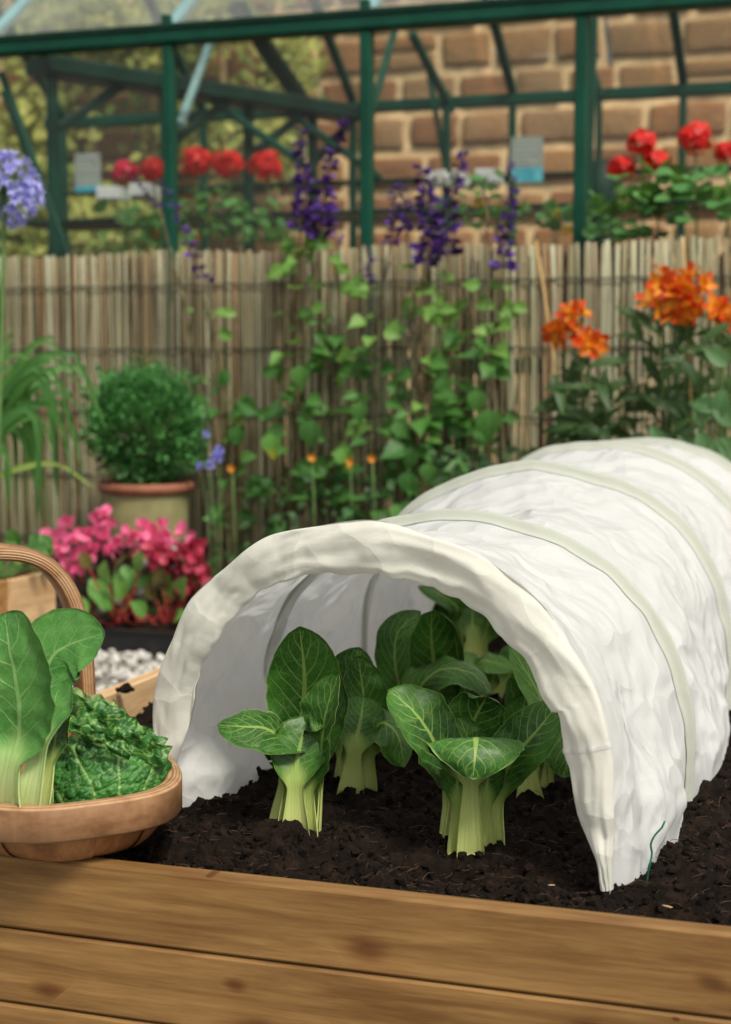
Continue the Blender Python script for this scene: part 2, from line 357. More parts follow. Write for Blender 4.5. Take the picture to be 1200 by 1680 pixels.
def stone_mesh(x0,x1,z0,z1,pr):
    m=MB(); sd=U(0,99)
    NU=[0,.022,.10,.35,.65,.90,.978,1]; NV=[0,.045,.18,.5,.82,.955,1]
    def fn(u,v):
        u=NU[round(u*7)]; v=NV[round(v*6)]; e=min(u,1-u,v,1-v); 
        a=2*u-1; b=2*v-1
        rx=1-.025*abs(b)**6; rz=1-.06*abs(a)**6
        x=(x0+x1)/2+(x1-x0)/2*a*rx+.012*noise.noise(V(v*3,sd,0)); z=(z0+z1)/2+(z1-z0)/2*b*rz+.012*noise.noise(V(u*3,0,sd))
        y=YW+.015 if e<1e-6 else YW-pr*min(1,.55+e*4)-.008*noise.noise(V(u*4+sd,v*3,0))
        return (V(x,y,z),(u,v))
    m.grid(fn,7,6); return m
z=.05; row=0
while z<4.3:
    hh=U(.15,.195) if U(0,1)<.78 else U(.09,.12)
    x=-5.95 + U(-.3,0)
    while x<.75:
        L=U(.24,.46) if hh>.12 else U(.2,.42)
        if z>1.1 and z<3.75:
            if L>.34 and U(0,1)<.10: 
                stone_mesh(x,x+L,z,z+hh*.46,U(.012,.03)).build('stone',M['stone'],wall); stone_mesh(x,x+L,z+hh*.56,z+hh,U(.012,.03)).build('stone',M['stone'],wall)
            else: stone_mesh(x,x+L,z+U(-.006,.006),z+hh+U(-.006,.006),U(.012,.03)).build('stone',M['stone'],wall)
        x+=L+U(.026,.042)
    z+=hh+U(.028,.042); row+=1

# ------------------------------------------------------------------ greenhouse
M['gh']=simple('green_paint',(.004,.062,.036),.45,.25,8,bump=0,spec=.2)
M['gh_dark']=simple('dark_green_paint',(.008,.036,.022),.5,.3,8,bump=0,spec=.15)
M['gh_bar']=simple('glazing_bar_sheen',(.20,.36,.36),.4,.2,8,bump=0,spec=.5)  # pale blue-green: reflected light on the bars put into their colour
def glass(name,dirt,col):
    n=NT(name); g=n.n('ShaderNodeBsdfGlass'); t=n.n('ShaderNodeBsdfTransparent'); t.inputs[0].default_value=(.98,.99,.985,1)
    gl=n.n('ShaderNodeBsdfGlossy'); gl.inputs['Roughness'].default_value=.03
    fr=n.n('ShaderNodeFresnel'); fr.inputs[0].default_value=1.5
    m1=n.n('ShaderNodeMixShader'); n.set(m1.inputs[0],n.m2('MULTIPLY',fr.outputs[0],.22,clamp=True)); n.t.links.new(t.outputs[0],m1.inputs[1]); n.t.links.new(gl.outputs[0],m1.inputs[2])
    d=n.n('ShaderNodeBsdfDiffuse'); d.inputs[0].default_value=(*col,1); tl=n.n('ShaderNodeBsdfTranslucent'); tl.inputs[0].default_value=(*col,1)
    m3=n.n('ShaderNodeMixShader'); m3.inputs[0].default_value=.5; n.t.links.new(d.outputs[0],m3.inputs[1]); n.t.links.new(tl.outputs[0],m3.inputs[2])
    m2=n.n('ShaderNodeMixShader'); n.set(m2.inputs[0],n.m2('MULTIPLY',n.rng(n.noi(n.co(),3,4),.2,.8,.5,1.3),dirt)); n.t.links.new(m1.outputs[0],m2.inputs[1]); n.t.links.new(m3.outputs[0],m2.inputs[2])
    n.t.links.new(m2.outputs[0],n.out.inputs[0]); n.t.nodes.remove(g); return n.m
M['glass_side']=glass('side_glass',.008,(.8,.85,.8)); M['glass_roof']=glass('roof_glass',.08,(.85,.9,.88))
Y1,Y2,YR=5.6,7.4,6.5; ZE,ZR=2.12,2.78; X0=-3.444; ST=.777
gh=thing('greenhouse',V(-2,Y1,0),'glazed greenhouse with dark green metal frame standing behind the reed fence','greenhouse')
def b1(name,a,b,w_,h_,m='gh',up=ZZ): 
    q=MB(); q.bar(a,b,w_,h_,None,up); return q.build(name,M[m],gh,smooth=False)
xs=[X0+ST*i for i in range(-1,6)]; XA,XB=xs[0],xs[-1]
b1('eave_rail',V(XA,Y1,ZE),V(XB,Y1,ZE),.075,.062); b1('gutter_lip',V(XA,Y1-.035,ZE+.03),V(XB,Y1-.035,ZE+.03),.02,.022,'gh_dark')
b1('eave_rail',V(XA,Y2,ZE),V(XB,Y2,ZE),.05,.055); b1('ridge_bar',V(XA,YR,ZR),V(XB,YR,ZR),.05,.06,'gh_bar')
b1('sill_rail',V(XA,Y1,.9),V(XB,Y1,.9),.05,.06); b1('sill_rail',V(XA,Y2,1.60),V(XB,Y2,1.60),.04,.035,'gh_dark')
b1('mid_rail',V(XA,Y2+.0,2.0-.23),V(XB,Y2,2.0-.23),.03,.025,'gh_dark')
for i,x in enumerate(xs):
    b1('front_post',V(x,Y1,.02),V(x,Y1,ZE-.032),.042,.055); b1('rear_post',V(x+.1,Y2,.02),V(x+.1,Y2,ZE-.03),.032,.04)
    b1('roof_bar',V(x,Y1+.01,ZE+.035),V(x,YR,ZR+.03),.045,.035,'gh_bar'); b1('roof_bar',V(x+.1,YR,ZR-.01),V(x+.1,Y2,ZE+.03),.04,.035,'gh')
    q=MB(); q.bar(V(x,Y1-.02,ZE+.035),V(x,Y1-.02,ZE+.075),.035,.03); q.build('glazing_clip',M['gh'],gh,smooth=False)
for i in range(6):
    for (a,b,nm,mm) in ((V(xs[i]+.02,Y1+.0,ZE+.045),V(xs[i+1]-.02,YR,ZR+.03),'roof_pane','glass_roof'),(V(xs[i]+.02,YR+.02,ZR+.02),V(xs[i+1]-.02,Y2,ZE+.04),'roof_pane','glass_side')):
        q=MB(); nn=V(0,0,.004)
        P=[V(a.x,a.y,a.z),V(b.x,a.y,a.z),V(b.x,b.y,b.z),V(a.x,b.y,b.z)]
        q.add(P+[p+nn for p in P],[(3,2,1,0),(4,5,6,7),(0,1,5,4),(1,2,6,5),(2,3,7,6),(3,0,4,7)]); q.build(nm,M[mm],gh,smooth=False)
    for yy,z0,z1 in ((Y1+.012,.94,ZE-.035),(Y2+.012,.2,ZE-.03)):
        q=MB(); q.bar(V(xs[i]+.022,yy,(z0+z1)/2),V(xs[i+1]-.022,yy,(z0+z1)/2),.004,z1-z0,.0005); q.build('side_pane',M['glass_side'],gh,smooth=False)
def seg(name,p,q,Ya,Yb,w_,m='gh',h_=None): b1(name,PY(*p,Ya),PY(*q,Yb),w_,h_ or w_,m)
seg('corner_brace',(2,118),(112,420),Y1+.05,Y1+.05,.026); seg('corner_brace',(5,150),(45,255),Y1+.3,Y1+.3,.02,'gh_dark')
seg('roof_strut',(655,25),(604,205),6.5,5.68,.026); seg('roof_strut',(345,70),(296,205),6.5,5.68,.03,'gh_bar')
seg('wall_brace',(676,55),(742,182),6.9,7.35,.035); seg('wall_brace',(704,120),(731,275),7.3,7.32,.026); b1('rear_post',PY(733,150,7.3),PY(733,380,7.3),.035,.035)
seg('wall_brace',(975,30),(962,390),6.3,6.3,.03); seg('wall_brace',(985,155),(958,60),7.2,7.2,.028); seg('wall_brace',(983,165),(983,300),7.3,7.3,.028)
seg('roof_bar',(388,8),(498,168),6.55,7.2,.075,'gh_dark',.05)
# shelf frame along the left end inside
A=PY(60,108,5.7); B=PY(585,188,7.3); A.z=B.z=(A.z+B.z)/2
b1('gable_rail',A,B,.16,.07,'gh_dark')
for t in (.04,.36,.62,.84):
    p=A.lerp(B,t); b1('inner_post',V(p.x,p.y,.02),V(p.x,p.y,p.z-.035),.04,.04,'gh' if t<.5 else 'gh_dark')
    k=.34 if t<.7 else .25
    d=(B-A).normalized(); b1('bracket',p+V(0,0,-.25),p+d*k*1.0+V(0,0,-.03),.035,.035,'gh_dark')
for t in (.5,.75):
    p=A.lerp(B,t); b1('bracket',p+V(0,0,-.03),p+(B-A).normalized()*.4+V(.15,0,-.30),.03,.03,'gh')

# staging bench inside with slats
M['bench']=simple('bench_slat',(.30,.24,.17),.7,.3,14)
bench=thing('staging_bench',V(-2,6.0,0),'slatted wooden staging bench behind the greenhouse glass','bench')
ZB=1.235
for k in range(6):
    q=MB(); q.bar(V(-3.9,5.85+k*.105,ZB-.012),V(.3,5.85+k*.105,ZB-.012),.085,.022); q.build('slat',M['bench'],bench,smooth=False)
for x in (-3.7,-2.9,-2.1,-1.3,-.5,.2):
    for yy in (5.87,6.36):
        q=MB(); q.bar(V(x,yy,.0),V(x,yy,ZB-.024),.045,.045); q.build('leg',M['bench'],bench,smooth=False)

# ------------------------------------------------------------------ reed fence
YF=5.12; ZF=1.29
n=NT('reed'); o=n.offs(n.co()); r=n.rand(); st=n.noi(n.mp(o,(60,60,2.5)),1,5,.65)
base=n.ramp(r,[(0,(.22,.165,.09)),(.2,(.33,.27,.16)),(.42,(.44,.39,.26)),(.66,(.60,.56,.41)),(.84,(.36,.20,.10)),(1,(.48,.43,.29))])
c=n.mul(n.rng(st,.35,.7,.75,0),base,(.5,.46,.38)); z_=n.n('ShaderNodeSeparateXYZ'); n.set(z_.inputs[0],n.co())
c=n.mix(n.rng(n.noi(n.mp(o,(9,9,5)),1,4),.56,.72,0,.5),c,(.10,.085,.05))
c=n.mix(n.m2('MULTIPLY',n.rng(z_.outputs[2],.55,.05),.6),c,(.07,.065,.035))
c=n.mul(1.0,c,(.83,.90,.88)); M['reed']=n.pbr(c,.75,n.bump(st,.6,.003),.25)
M['reed_back']=simple('reed_back',(.10,.075,.045),.8,.5,30)
M['wire']=simple('wire',(.035,.045,.035),.5,.3,30)
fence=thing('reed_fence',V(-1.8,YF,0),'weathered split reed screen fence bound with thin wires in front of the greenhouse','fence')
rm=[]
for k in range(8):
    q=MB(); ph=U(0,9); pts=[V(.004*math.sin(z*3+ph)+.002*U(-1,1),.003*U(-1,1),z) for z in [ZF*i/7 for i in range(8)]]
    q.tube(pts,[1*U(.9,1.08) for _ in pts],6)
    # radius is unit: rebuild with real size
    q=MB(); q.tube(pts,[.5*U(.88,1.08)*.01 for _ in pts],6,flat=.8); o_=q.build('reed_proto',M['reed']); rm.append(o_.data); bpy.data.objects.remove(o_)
x=-3.42
cnt=0
while x<-.28 and cnt<298:
    wide=.0092+.007*random.random()**1.5
    if x>-1.3: wide*=1.35
    zt=ZF+U(-.009,.006)+.006*math.sin(x*7)
    s=wide/.01
    Mx=Matrix.Translation(V(x+wide/2,YF+U(-.003,.003),0))@Matrix.Rotation(U(-.006,.006),4,'Y')@Matrix.Diagonal((s,s*.55,zt/ZF,1))
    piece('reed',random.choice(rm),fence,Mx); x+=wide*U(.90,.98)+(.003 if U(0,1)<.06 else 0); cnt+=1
print('reeds',cnt,x)
q=MB(); xx=-3.42
while xx<-.28:
    ww=U(.008,.016); q.tube([V(xx,YF+.018,0),V(xx+U(-.01,.01),YF+.02,ZF-U(.01,.07))],ww*.55,4); xx+=ww*1.1
q.build('gap_shade_reeds',M['reed_back'],fence,kind='stuff')  # dark layer added behind so the gaps between reeds read as shade
for zz in (1.175,.957,.735,.515,.29):
    q=MB(); q.tube([V(-3.42+3.14*i/60,YF-.010-.002*(i%2),zz+.003*math.sin(i*1.7)) for i in range(61)],.0028,5); q.build('binding_wire',M['wire'],fence)
for xx in (-3.40,-1.9,-.3):
    q=MB(); q.bar(V(xx,YF+.05,0),V(xx,YF+.05,ZF-.03),.04,.04); q.build('post',M['reed_back'],fence,smooth=False)

# ------------------------------------------------------------------ raised bed
SB=.285
bed=thing('raised_bed',V(-.66,1.68,0),'timber raised bed of stacked boards filled with dark compost','raised bed')
YB=1.675; XL=-1.36; XR=.06; YE=4.45
hb=.0915
for k in range(4):
    z1=.31-k*(hb+.002); z0=max(z1-hb,.001)
    q=MB(); q.bar(V(-1.392,YB+.014,(z0+z1)/2),V(XR+.03,YB+.014,(z0+z1)/2),.028,z1-z0,.0035); q.build('board',M['bed_wood'],bed,smooth=False)
    q=MB(); q.bar(V(-1.392,YE,(z0+z1)/2),V(XR+.03,YE,(z0+z1)/2),.03,z1-z0,.003); q.build('board',M['bed_wood'],bed,smooth=False)
    for X in (XL-.016,XR+.014):
        q=MB(); q.bar(V(X,YB+.03,(z0+z1)/2),V(X,YE-.017,(z0+z1)/2),.03,z1-z0,.003); q.build('board',M['bed_wood_y'],bed,smooth=False)
for (X,Y) in ((XL+.03,YB+.06),(XR-.03,YB+.06),(XL+.03,YE-.045),(XR-.03,YE-.045)):
    q=MB(); q.bar(V(X,Y,.01),V(X,Y,.262),.05,.05); q.build('corner_post',M['bed_wood_y'],bed,smooth=False)
# compost
BASES=[D(px,py,(H-SB)*FP/(py-600)*1.003) for px,py in ((490,1366),(581,1300),(778,1391),(866,1313),(705,1236))]
def soil_z(x,y,det=True):
    z=SB-.012
    z+=.016*noise.noise(V(x*3.1,y*3.1,4))
    z-=.012*sstep(.16,0,y-YB)*(.3+.7*sstep(-.9,-.3,x))
    z-=.045*sstep(.25,.02,x-XL)*sstep(1.9,2.3,y)          # lower by the left board
    z+=.060*math.exp(-(((x+1.27)/.06)**2+((y-2.63)/.14)**2))
    for b_ in BASES:
        r2=((x-b_.x)**2+(y-b_.y)**2)/.0030
        if r2<6: z+=.010*math.exp(-r2)
    if det:
        p=V(x,y,0)
        z+=.020*noise.fractal(p*14,.7,2.1,4)+.008*abs(noise.noise(p*48))+.003*noise.noise(p*130)+.0022*noise.noise(p*260)
    return z
mb=MB()
def sg(u,v):
    x=XL+(XR-XL)*u; y=YB+.022+(YE-YB-.04)*(v**1.8); return (V(x,y,soil_z(x,y)),(u,v))
mb.grid(sg,460,560); soil=mb.build('compost',M['soil'],kind='structure',org=(-.65,3,.28))
mb=MB()
def soilpt():
    y=YB+.03+2.3*random.random()**2.0; return U(XL+.01,XR-.01),y
for i in range(15000):
    x,y=soilpt(); r=.0016+.0075*random.random()**4
    mb.blob((x,y,soil_z(x,y)+r*.4),r,.42,(1,.8,.7))
mb.build('compost_crumbs',M['soil'],smooth=False,kind='stuff')
mb=MB()
for i in range(3200):
    x,y=soilpt(); z=soil_z(x,y)+.0015; a=U(0,6.28); L=U(.006,.028); cu=U(-1.2,1.2); pts=[]
    p=V(x,y,z)
    for k in range(4): pts.append(p.copy()); p=p+V(math.cos(a),math.sin(a),U(-.25,.45))*(L/3); a+=cu*.6
    mb.tube(pts,[.00035,.00045,.0004,.0002],3,False)
mb.build('compost_fibres',M['fibre'],kind='stuff')
for (px,py,L,a) in ((572,1471,.018,-.15),(1095,1487,.012,.1),(905,1452,.010,.8),(1112,1290,.018,2.0)):
    p=G(px,py,SB+.005); q=MB(); q.blob(p,L*.55,.3,(1,.28,.14),rot=Matrix.Rotation(a,3,'Z')@Matrix.Rotation(.15,3,'Y')); 
    o_=q.build('wood_chip',M['chip'],org=p,smooth=False); tag(o_,{572:'long pale wood chip on the compost at the front board',1095:'short pale wood chip on the loose compost right of the tunnel foot',905:'tiny pale chip left of the tunnel\'s right foot',1112:'pale splinter on the compost by the second hoop'}[px],'wood chip')
for i,(px,py,r) in enumerate(((194,1132,.007),(206,1128,.010),(200,1131,.006),(212,1130,.006))):
    p=G(px,py,.318); q=MB(); q.blob(p,r,.4); q.blob(p+V(.008,0,-.001),r*.6,.4); o_=q.build('compost_lump',M['soil'],org=p,smooth=False)
    tag(o_,'small dark crumb of compost on the top edge of the left board','compost crumb','crumbs on the left board')
# ------------------------------------------------------------------ fleece tunnel
tun=thing('fleece_tunnel',G(630,1400,SB),'white fleece cloche tunnel on wire hoops arching over the pak choi','grow tunnel')
HOOPS=[ # left foot, right foot, height over soil
 (G(262,1330,SB),G(1000,1452,SB),.413),
 (None,G(1121,1312,SB),.385),
 (None,G(1190,1163,SB),.425),
 (None,V(-.30,3.56,SB),.435),(None,V(-.28,4.05,SB),.42)]
hh=[]
for i,(l,r,h) in enumerate(HOOPS):
    if l is None: l=r+(V(-.71,.08,0) if i>1 else V(-.68,.09,0)); l.z=SB
    hh.append((Vector(l),Vector(r),h))
NH=len(hh)
def arch(u,leg=.27):
    # returns a in [-1,1], z in [0,1]
    tot=2*leg+math.pi*.86*(1-leg)*1.0; lf=leg/tot
    if u<lf: return -1+.0*u, leg*u/lf
    if u>1-lf: return 1, leg*(1-u)/lf
    t=(u-lf)/(1-2*lf)*math.pi
    return -math.cos(t), leg+(1-leg)*math.sin(t)**.96
def cath(k,f):
    "interpolated hoop at index k with fraction f"
    def lerp3(get):
        a=get(k); b=get(min(k+1,NH-1)); return a*(1-f)+b*f
    return lerp3(lambda i:hh[i][0]),lerp3(lambda i:hh[i][1]),lerp3(lambda i:hh[i][2])
def tri(x): return abs(x-math.floor(x)-.5)*2
def crump(a,b,sd):
    p=V(a*6.2+.5*noise.noise(V(a*4,b*4,sd)),b*5.0+.5*noise.noise(V(a*4,b*4,sd+9)),sd); d1,_=noise.voronoi(p); d2,_=noise.voronoi(p*2.15)
    return (.55-d1[0])*1.35+(.5-d2[0])*.55
    s=0
    for i,(ang,f) in enumerate(((.3,7),(1.25,9),(2.2,8),(.8,13),(2.75,15),(1.7,20))):
        wx=noise.noise(V(a*3+i*7,b*3,sd)); m=max(0,noise.noise(V(a*5,b*5+i*11,sd+3))+.12)
        s+=m*(1-tri((a*math.cos(ang)+b*math.sin(ang))*f+wx*1.6))*9/f
    return s
def tpoint(u,w,off=0.0,wr=True):
    k=min(int(w),NH-2); f=w-k; L,Rr,h=cath(k,f); a,z=arch(u)
    c=(L+Rr)/2; hv=(Rr-L)/2; p=c+hv*a+ZZ*(z*h)
    out=(hv.normalized()*(a*.8)+ZZ*max(0,z-.25)).normalized()
    s=math.sin(math.pi*f); zz=z
    sag=-.036*s**.75*sstep(.15,.5,zz)*(1.0 if k else .55)
    if a>0: sag+= .030*s*sstep(.45,0,zz)
    else:
        sag+= (.010*s if k else -.055*sstep(0,.35,f))*sstep(.35,0,zz)
    if wr:
        arc=u*1.15; ax=w*.5; q=V(arc*7,ax*7,1.3)
        fold=abs(noise.noise(V(arc*5+ax*3.2,ax*2.6-arc*1.8,7)))
        fold2=abs(noise.noise(V(arc*12-ax*5,ax*8+arc*4,3)))
        fold3=abs(noise.noise(V(arc*26+ax*9,ax*22,9)))
        amp=(.20+.75*s)
        d=amp*(.020*(.22-fold)+.013*(.2-fold2)+.0040*(.2-fold3)*sstep(0,.15,zz)+.008*noise.noise(q))
        # long creases running down to the ground between hoops
        d+=amp*.005*sstep(.8,.1,zz)*(1-2*abs(math.sin(ax*19+2*noise.noise(V(arc*3,ax*3,0)))))
        d+=.019*crump(arc,ax,2.0)*(.35+.65*s)*sstep(0,.12,zz)
        sag=(sag+d*sstep(-.02,.10,zz))*sstep(-.02,.14,w)
    return p+out*(sag+off), out
def cl(u,v):
    w=v*(NH-1)
    p,o=tpoint(u,w)
    e=min(u,1-u)
    if e<.001: p=p+ZZ*(-.012)
    return (p,(u,v))
mb=MB(); mb.grid(cl,290,430); mb.build('fleece_cover',M['fleece'],tun)
# closed far end
mb=MB()
def endc(u,v):
    p,_=tpoint(u,NH-1,0,False); c=(hh[-1][0]+hh[-1][1])/2+V(.01,.13,.04); k=v
    q=p.lerp(c,k); q=q+V(0,.10*math.sin(k*1.57),0); return (q,(u,v))
mb.grid(endc,60,8); mb.build('gathered_end',M['fleece'],tun)
# hoops in sleeves : ridge + flat sleeve band
for k in range(1,NH):
    mb=MB(); off=.0018
    mb.tube([tpoint(i/70,k,off,False)[0] for i in range(71)],.0050,9); mb.build('hoop',M['sleeve'],tun)
    mb=MB()
    def sv(u,v):
        w=k+(v-.42)*(.070 if k>1 else .095)
        w=min(w,NH-1)
        e=abs(v-.42)/.58; p,o=tpoint(u,w,0.0115*math.exp(-(e/.24)**2)+.0016*(1-e**4)-.0004,True)
        return (p+o*.001,(u,v))
    mb.grid(sv,150,28); mb.build('hoop_sleeve',M['sleeve'],tun)
    for s,uu in ((0,.0),(1,1.0)):
        p=tpoint(uu,k,.004,False)[0]; q=MB(); q.tube([p+V(0,0,.012),p-V(0,0,.06)],.003,6); q.build('hoop_leg',M['wire'],tun)
# front hem : fleece rolled inward round the first hoop
L,Rr,h1=hh[0]; hv=(Rr-L)/2; cc=(L+Rr)/2; nrm=hv.cross(ZZ).normalized()     # nrm looks to the camera
if nrm.dot(-Fh)<0: nrm=-nrm
def hem(s,v):
    # s round the section, v along arch
    a,z=arch(v); p=cc+hv*a+ZZ*(z*h1); out=(hv.normalized()*(a*.8)+ZZ*max(0,z-.22)).normalized()
    wd=.066
    wd*= .72+.28*sstep(0,.2,v)
    if v<.12: wd*=.55+.45*sstep(.0,.12,v)
    if v>.90: wd*=.30+.70*sstep(1.0,.90,v)
    if v>.80: wd*=.88
    wd*=1+.16*noise.noise(V(v*7,0,2))+.06*noise.noise(V(v*18,5,2))
    th=.017*(.75+.5*noise.noise(V(v*11,3,1)))
    q=2*math.pi*s; cu=math.cos(q); su=math.sin(q)
    x=(1-cu)/2           # 0 outer .. 1 inner
    d= -wd*x             # inward
    f= th*su*(1-.35*x)   # towards camera for su>0
    arc=v*1.2
    f+= .012*(.22-abs(noise.noise(V(arc*6+x*2.2,x*2.0-arc*2,5))))*(1 if su>0 else 0)
    f+= .0030*(.2-abs(noise.noise(V(arc*13+x*3,x*4+arc*4,8))))*(1 if su>0 else .4)
    d+= .005*noise.noise(V(arc*16,x*2,4))*x + .004*x*(1-2*abs(noise.noise(V(arc*24,2,2))))
    d+= .005*noise.noise(V(arc*14,0,6))*(1-x)
    f+=.011*crump(arc*1.25,x*.14,6.0)*(1 if su>0 else .3)
    pt=p+out*(d+.006)+nrm*(f+.004)
    # skirt corner pulled into a point on the ground
    if z<.04: pt=pt+ZZ*(-.004)
    return (pt,(s,v))
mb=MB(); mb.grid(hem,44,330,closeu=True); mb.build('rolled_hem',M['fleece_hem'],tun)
# stitched overlap edge on the right leg of the hem
mb=MB(); vv=.845
mb.grid(lambda s,t:(hem(s,vv+t*.005)[0]+(hem(s,vv)[0]-(cc+hv*arch(vv)[0]+ZZ*arch(vv)[1]*h1-hv.normalized()*.02)).normalized()*.0012,(s,t)),44,3,closeu=True)
mb.build('hem_seam',M['fleece'],tun)
# green wire tie
w0=[D(1091,1347,1.93),D(1086,1358,1.93),D(1075,1370,1.93),D(1068,1385,1.93),D(1070,1400,1.93),D(1067,1416,1.93),D(1064,1432,1.93),D(1061,1450,1.93)]
q=MB(); q.tube(cr(w0,20),.0014,6); M['green_wire']=simple('green_wire',(.01,.16,.09),.4,.5,50,bump=0)
tag(q.build('garden_wire',M['green_wire'],org=w0[-1]),'thin green garden wire sticking up from compost beside the tunnel','garden wire')
# ------------------------------------------------------------------ brassicas
def leaf(parent, mids, up, bw, sw=.012, mat='choi', pf=.42, cup=.25, ruf=.10, th=.0042, pcup=.9, NS=14, NT_=44, tipw=.35, name='leaf', fold=0):
    """mids: midrib control points (world). up: normal of the inner face (vector or list). bw: half blade width, sw: stalk half width at base"""
    P=cr(mids,NT_); ups=up if isinstance(up,list) else [up,up]; sd=U(0,99); v=[]; mb=MB()
    fr=[]; px=None
    for i,p in enumerate(P):
        t=i/NT_; tg=(P[min(i+1,NT_)]-P[max(i-1,0)]).normalized(); uu=t*(len(ups)-1); k=min(int(uu),len(ups)-2); q=uu-k
        u_=(Vector(ups[k])*(1-q)+Vector(ups[k+1])*q); x=tg.cross(u_)
        if x.length<.05: x=px or tg.cross(V(1,0,0))
        x=x.normalized()
        if px is not None: x=(x*.6+px*.4).normalized()
        px=x; fr.append((p,tg,x,x.cross(tg).normalized(),t))
    if True:
        def w_of(t):
            stalk=sw*(1.08-.50*sstep(0,pf*.8,t))*(1-.85*sstep(pf,1,t))
            b=max(0,(t-pf*.72)/(1-pf*.72)); 
            bl=bw*(math.sin(math.pi*min(1,b)**(1.18-tipw*.1))**.56 if 0<b<1 else 0)
            return max(1e-4,(stalk**3+bl**3)**(1/3))
        def fn(top):
            def g(u,v_):
                i=round(v_*NT_); p,tg,x,nn,t=fr[i]; s=2*u-1; w_=w_of(t)
                isb=sstep(pf*.75,pf*1.15,t)
                cc_=pcup*(1-isb)+cup*isb
                ang=s*cc_*1.25
                lat=w_*(math.sin(ang)/max(1e-3,abs(cc_)*1.25) if abs(cc_)>.02 else s); dep=w_*(1-math.cos(ang))/max(1e-3,abs(cc_)*1.25)*(1 if cc_>0 else -1)
                rf=ruf*w_*isb*abs(s)**1.6*(noise.noise(V(t*9,s*1.3+sd,sd))+.55*noise.noise(V(t*22,s*2+sd,sd+5)))*1.5
                bumpy=.035*w_*isb*noise.noise(V(t*16,s*5,sd))*(1-abs(s)**3)
                # side veins press in
                marg=1+isb*.05*noise.noise(V(t*30,sd,1 if s>0 else 2))
                tk=(th*(1-isb)*(1-.55*s*s)+.0005+isb*.0022*math.exp(-(s/.09)**2)*(1-t)) 
                pt=p+x*(lat*marg)+nn*(dep+rf+bumpy)
                if not top: pt=pt-nn*tk
                if fold: pt=pt+nn*(fold*w_*isb*abs(s))
                vv=.5*t/pf if t<pf else .5+.5*(t-pf)/(1-pf)
                return (pt,(u,vv))
            return g
        mb.grid(fn(True),NS,NT_); n0=len(mb.v); mb.grid(fn(False),NS,NT_)
        m=NS+1
        k=len(mb.f)//2; mb.f[k:]=[tuple(reversed(f)) for f in mb.f[k:]]
        rim=[j*m for j in range(NT_+1)]+[NT_*m+i for i in range(1,m)]+[j*m+NS for j in range(NT_-1,-1,-1)]+[i for i in range(NS-1,0,-1)]
        for a,b in zip(rim,rim[1:]+rim[:1]): mb.f.append((b,a,a+n0,b+n0)); mb.mi.append(0)
    return mb.build(name,M[mat],parent)
CAMUP=-Fh
def choi(base_px, label, leaves, d=None):
    d=d or (H-SB)*FP/(base_px[1]-600)*1.003
    root=thing('pak_choi',D(base_px[0],base_px[1],d),label,'pak choi','pak choi growing under the tunnel')
    for L in leaves:
        L=(L[0],L[1],L[2]*1.08)+tuple(L[3:])
        mids=[D(a,b,d+c) for (a,b,c) in L[0]]; mids[0]=mids[0]-ZZ*.006; kw=dict(L[3]) if len(L)>3 else {}
        up=L[1]; conv=lambda q: RT*q[0]+ZZ*q[1]+CAMUP*q[2]
        up=[conv(q) for q in up] if isinstance(up,list) else conv(up)
        leaf(root,mids,up,L[2],**kw)
    return root
# up vectors are (right, up, towards camera)
A_=choi((490,1366),'pak choi front left in the tunnel with one leaf lolling out to the left',[
 ([(492,1350,.045),(494,1270,.05),(497,1190,.045),(500,1110,.035),(492,1028,.02)],(.05,.1,1),.049,dict(sw=.020,cup=.22,ruf=.08)),
 ([(512,1352,.03),(515,1270,.03),(525,1200,.03),(540,1150,.03),(545,1095,.04)],(-.5,.2,.8),.036,dict(sw=.018,cup=.3)),
 ([(520,1366,-.012),(524,1300,-.02),(527,1240,-.028),(535,1170,-.035),(556,1106,-.035)],(-.75,.25,.45),.046,dict(sw=.017,cup=.42,ruf=.12)),
 ([(462,1350,0),(470,1285,-.005),(468,1225,-.012),(440,1196,-.02),(400,1192,-.025),(357,1190,-.02)],[(-.2,.1,-1),(-.2,.5,-.7),(.1,1,.7),(0,1,.8)],.036,dict(sw=.019,cup=-.25,ruf=.10,tipw=.0)),
 ([(487,1366,-.022),(486,1300,-.026),(488,1250,-.026),(496,1210,-.016),(506,1175,.0)],(.05,-.2,-1),.036,dict(sw=.026,cup=-.35,pcup=-1.15,th=.008,pf=.58)),
 ([(470,1358,-.01),(474,1290,-.012),(480,1230,-.004),(490,1180,.012)],(-.5,-.2,-.8),.026,dict(sw=.022,cup=-.35,pcup=-.7,pf=.55)),
 ([(512,1366,-.018),(510,1300,-.024),(508,1250,-.024),(512,1200,-.01)],(.35,-.2,-1),.026,dict(sw=.018,cup=-.4,pcup=-1.1,pf=.6,th=.007)),
 ([(505,1290,.0),(508,1230,.0),(512,1195,-.01),(520,1185,-.03),(514,1200,-.045)],(.3,.5,.6),.014,dict(sw=.006,cup=.3,ruf=.3)),
])
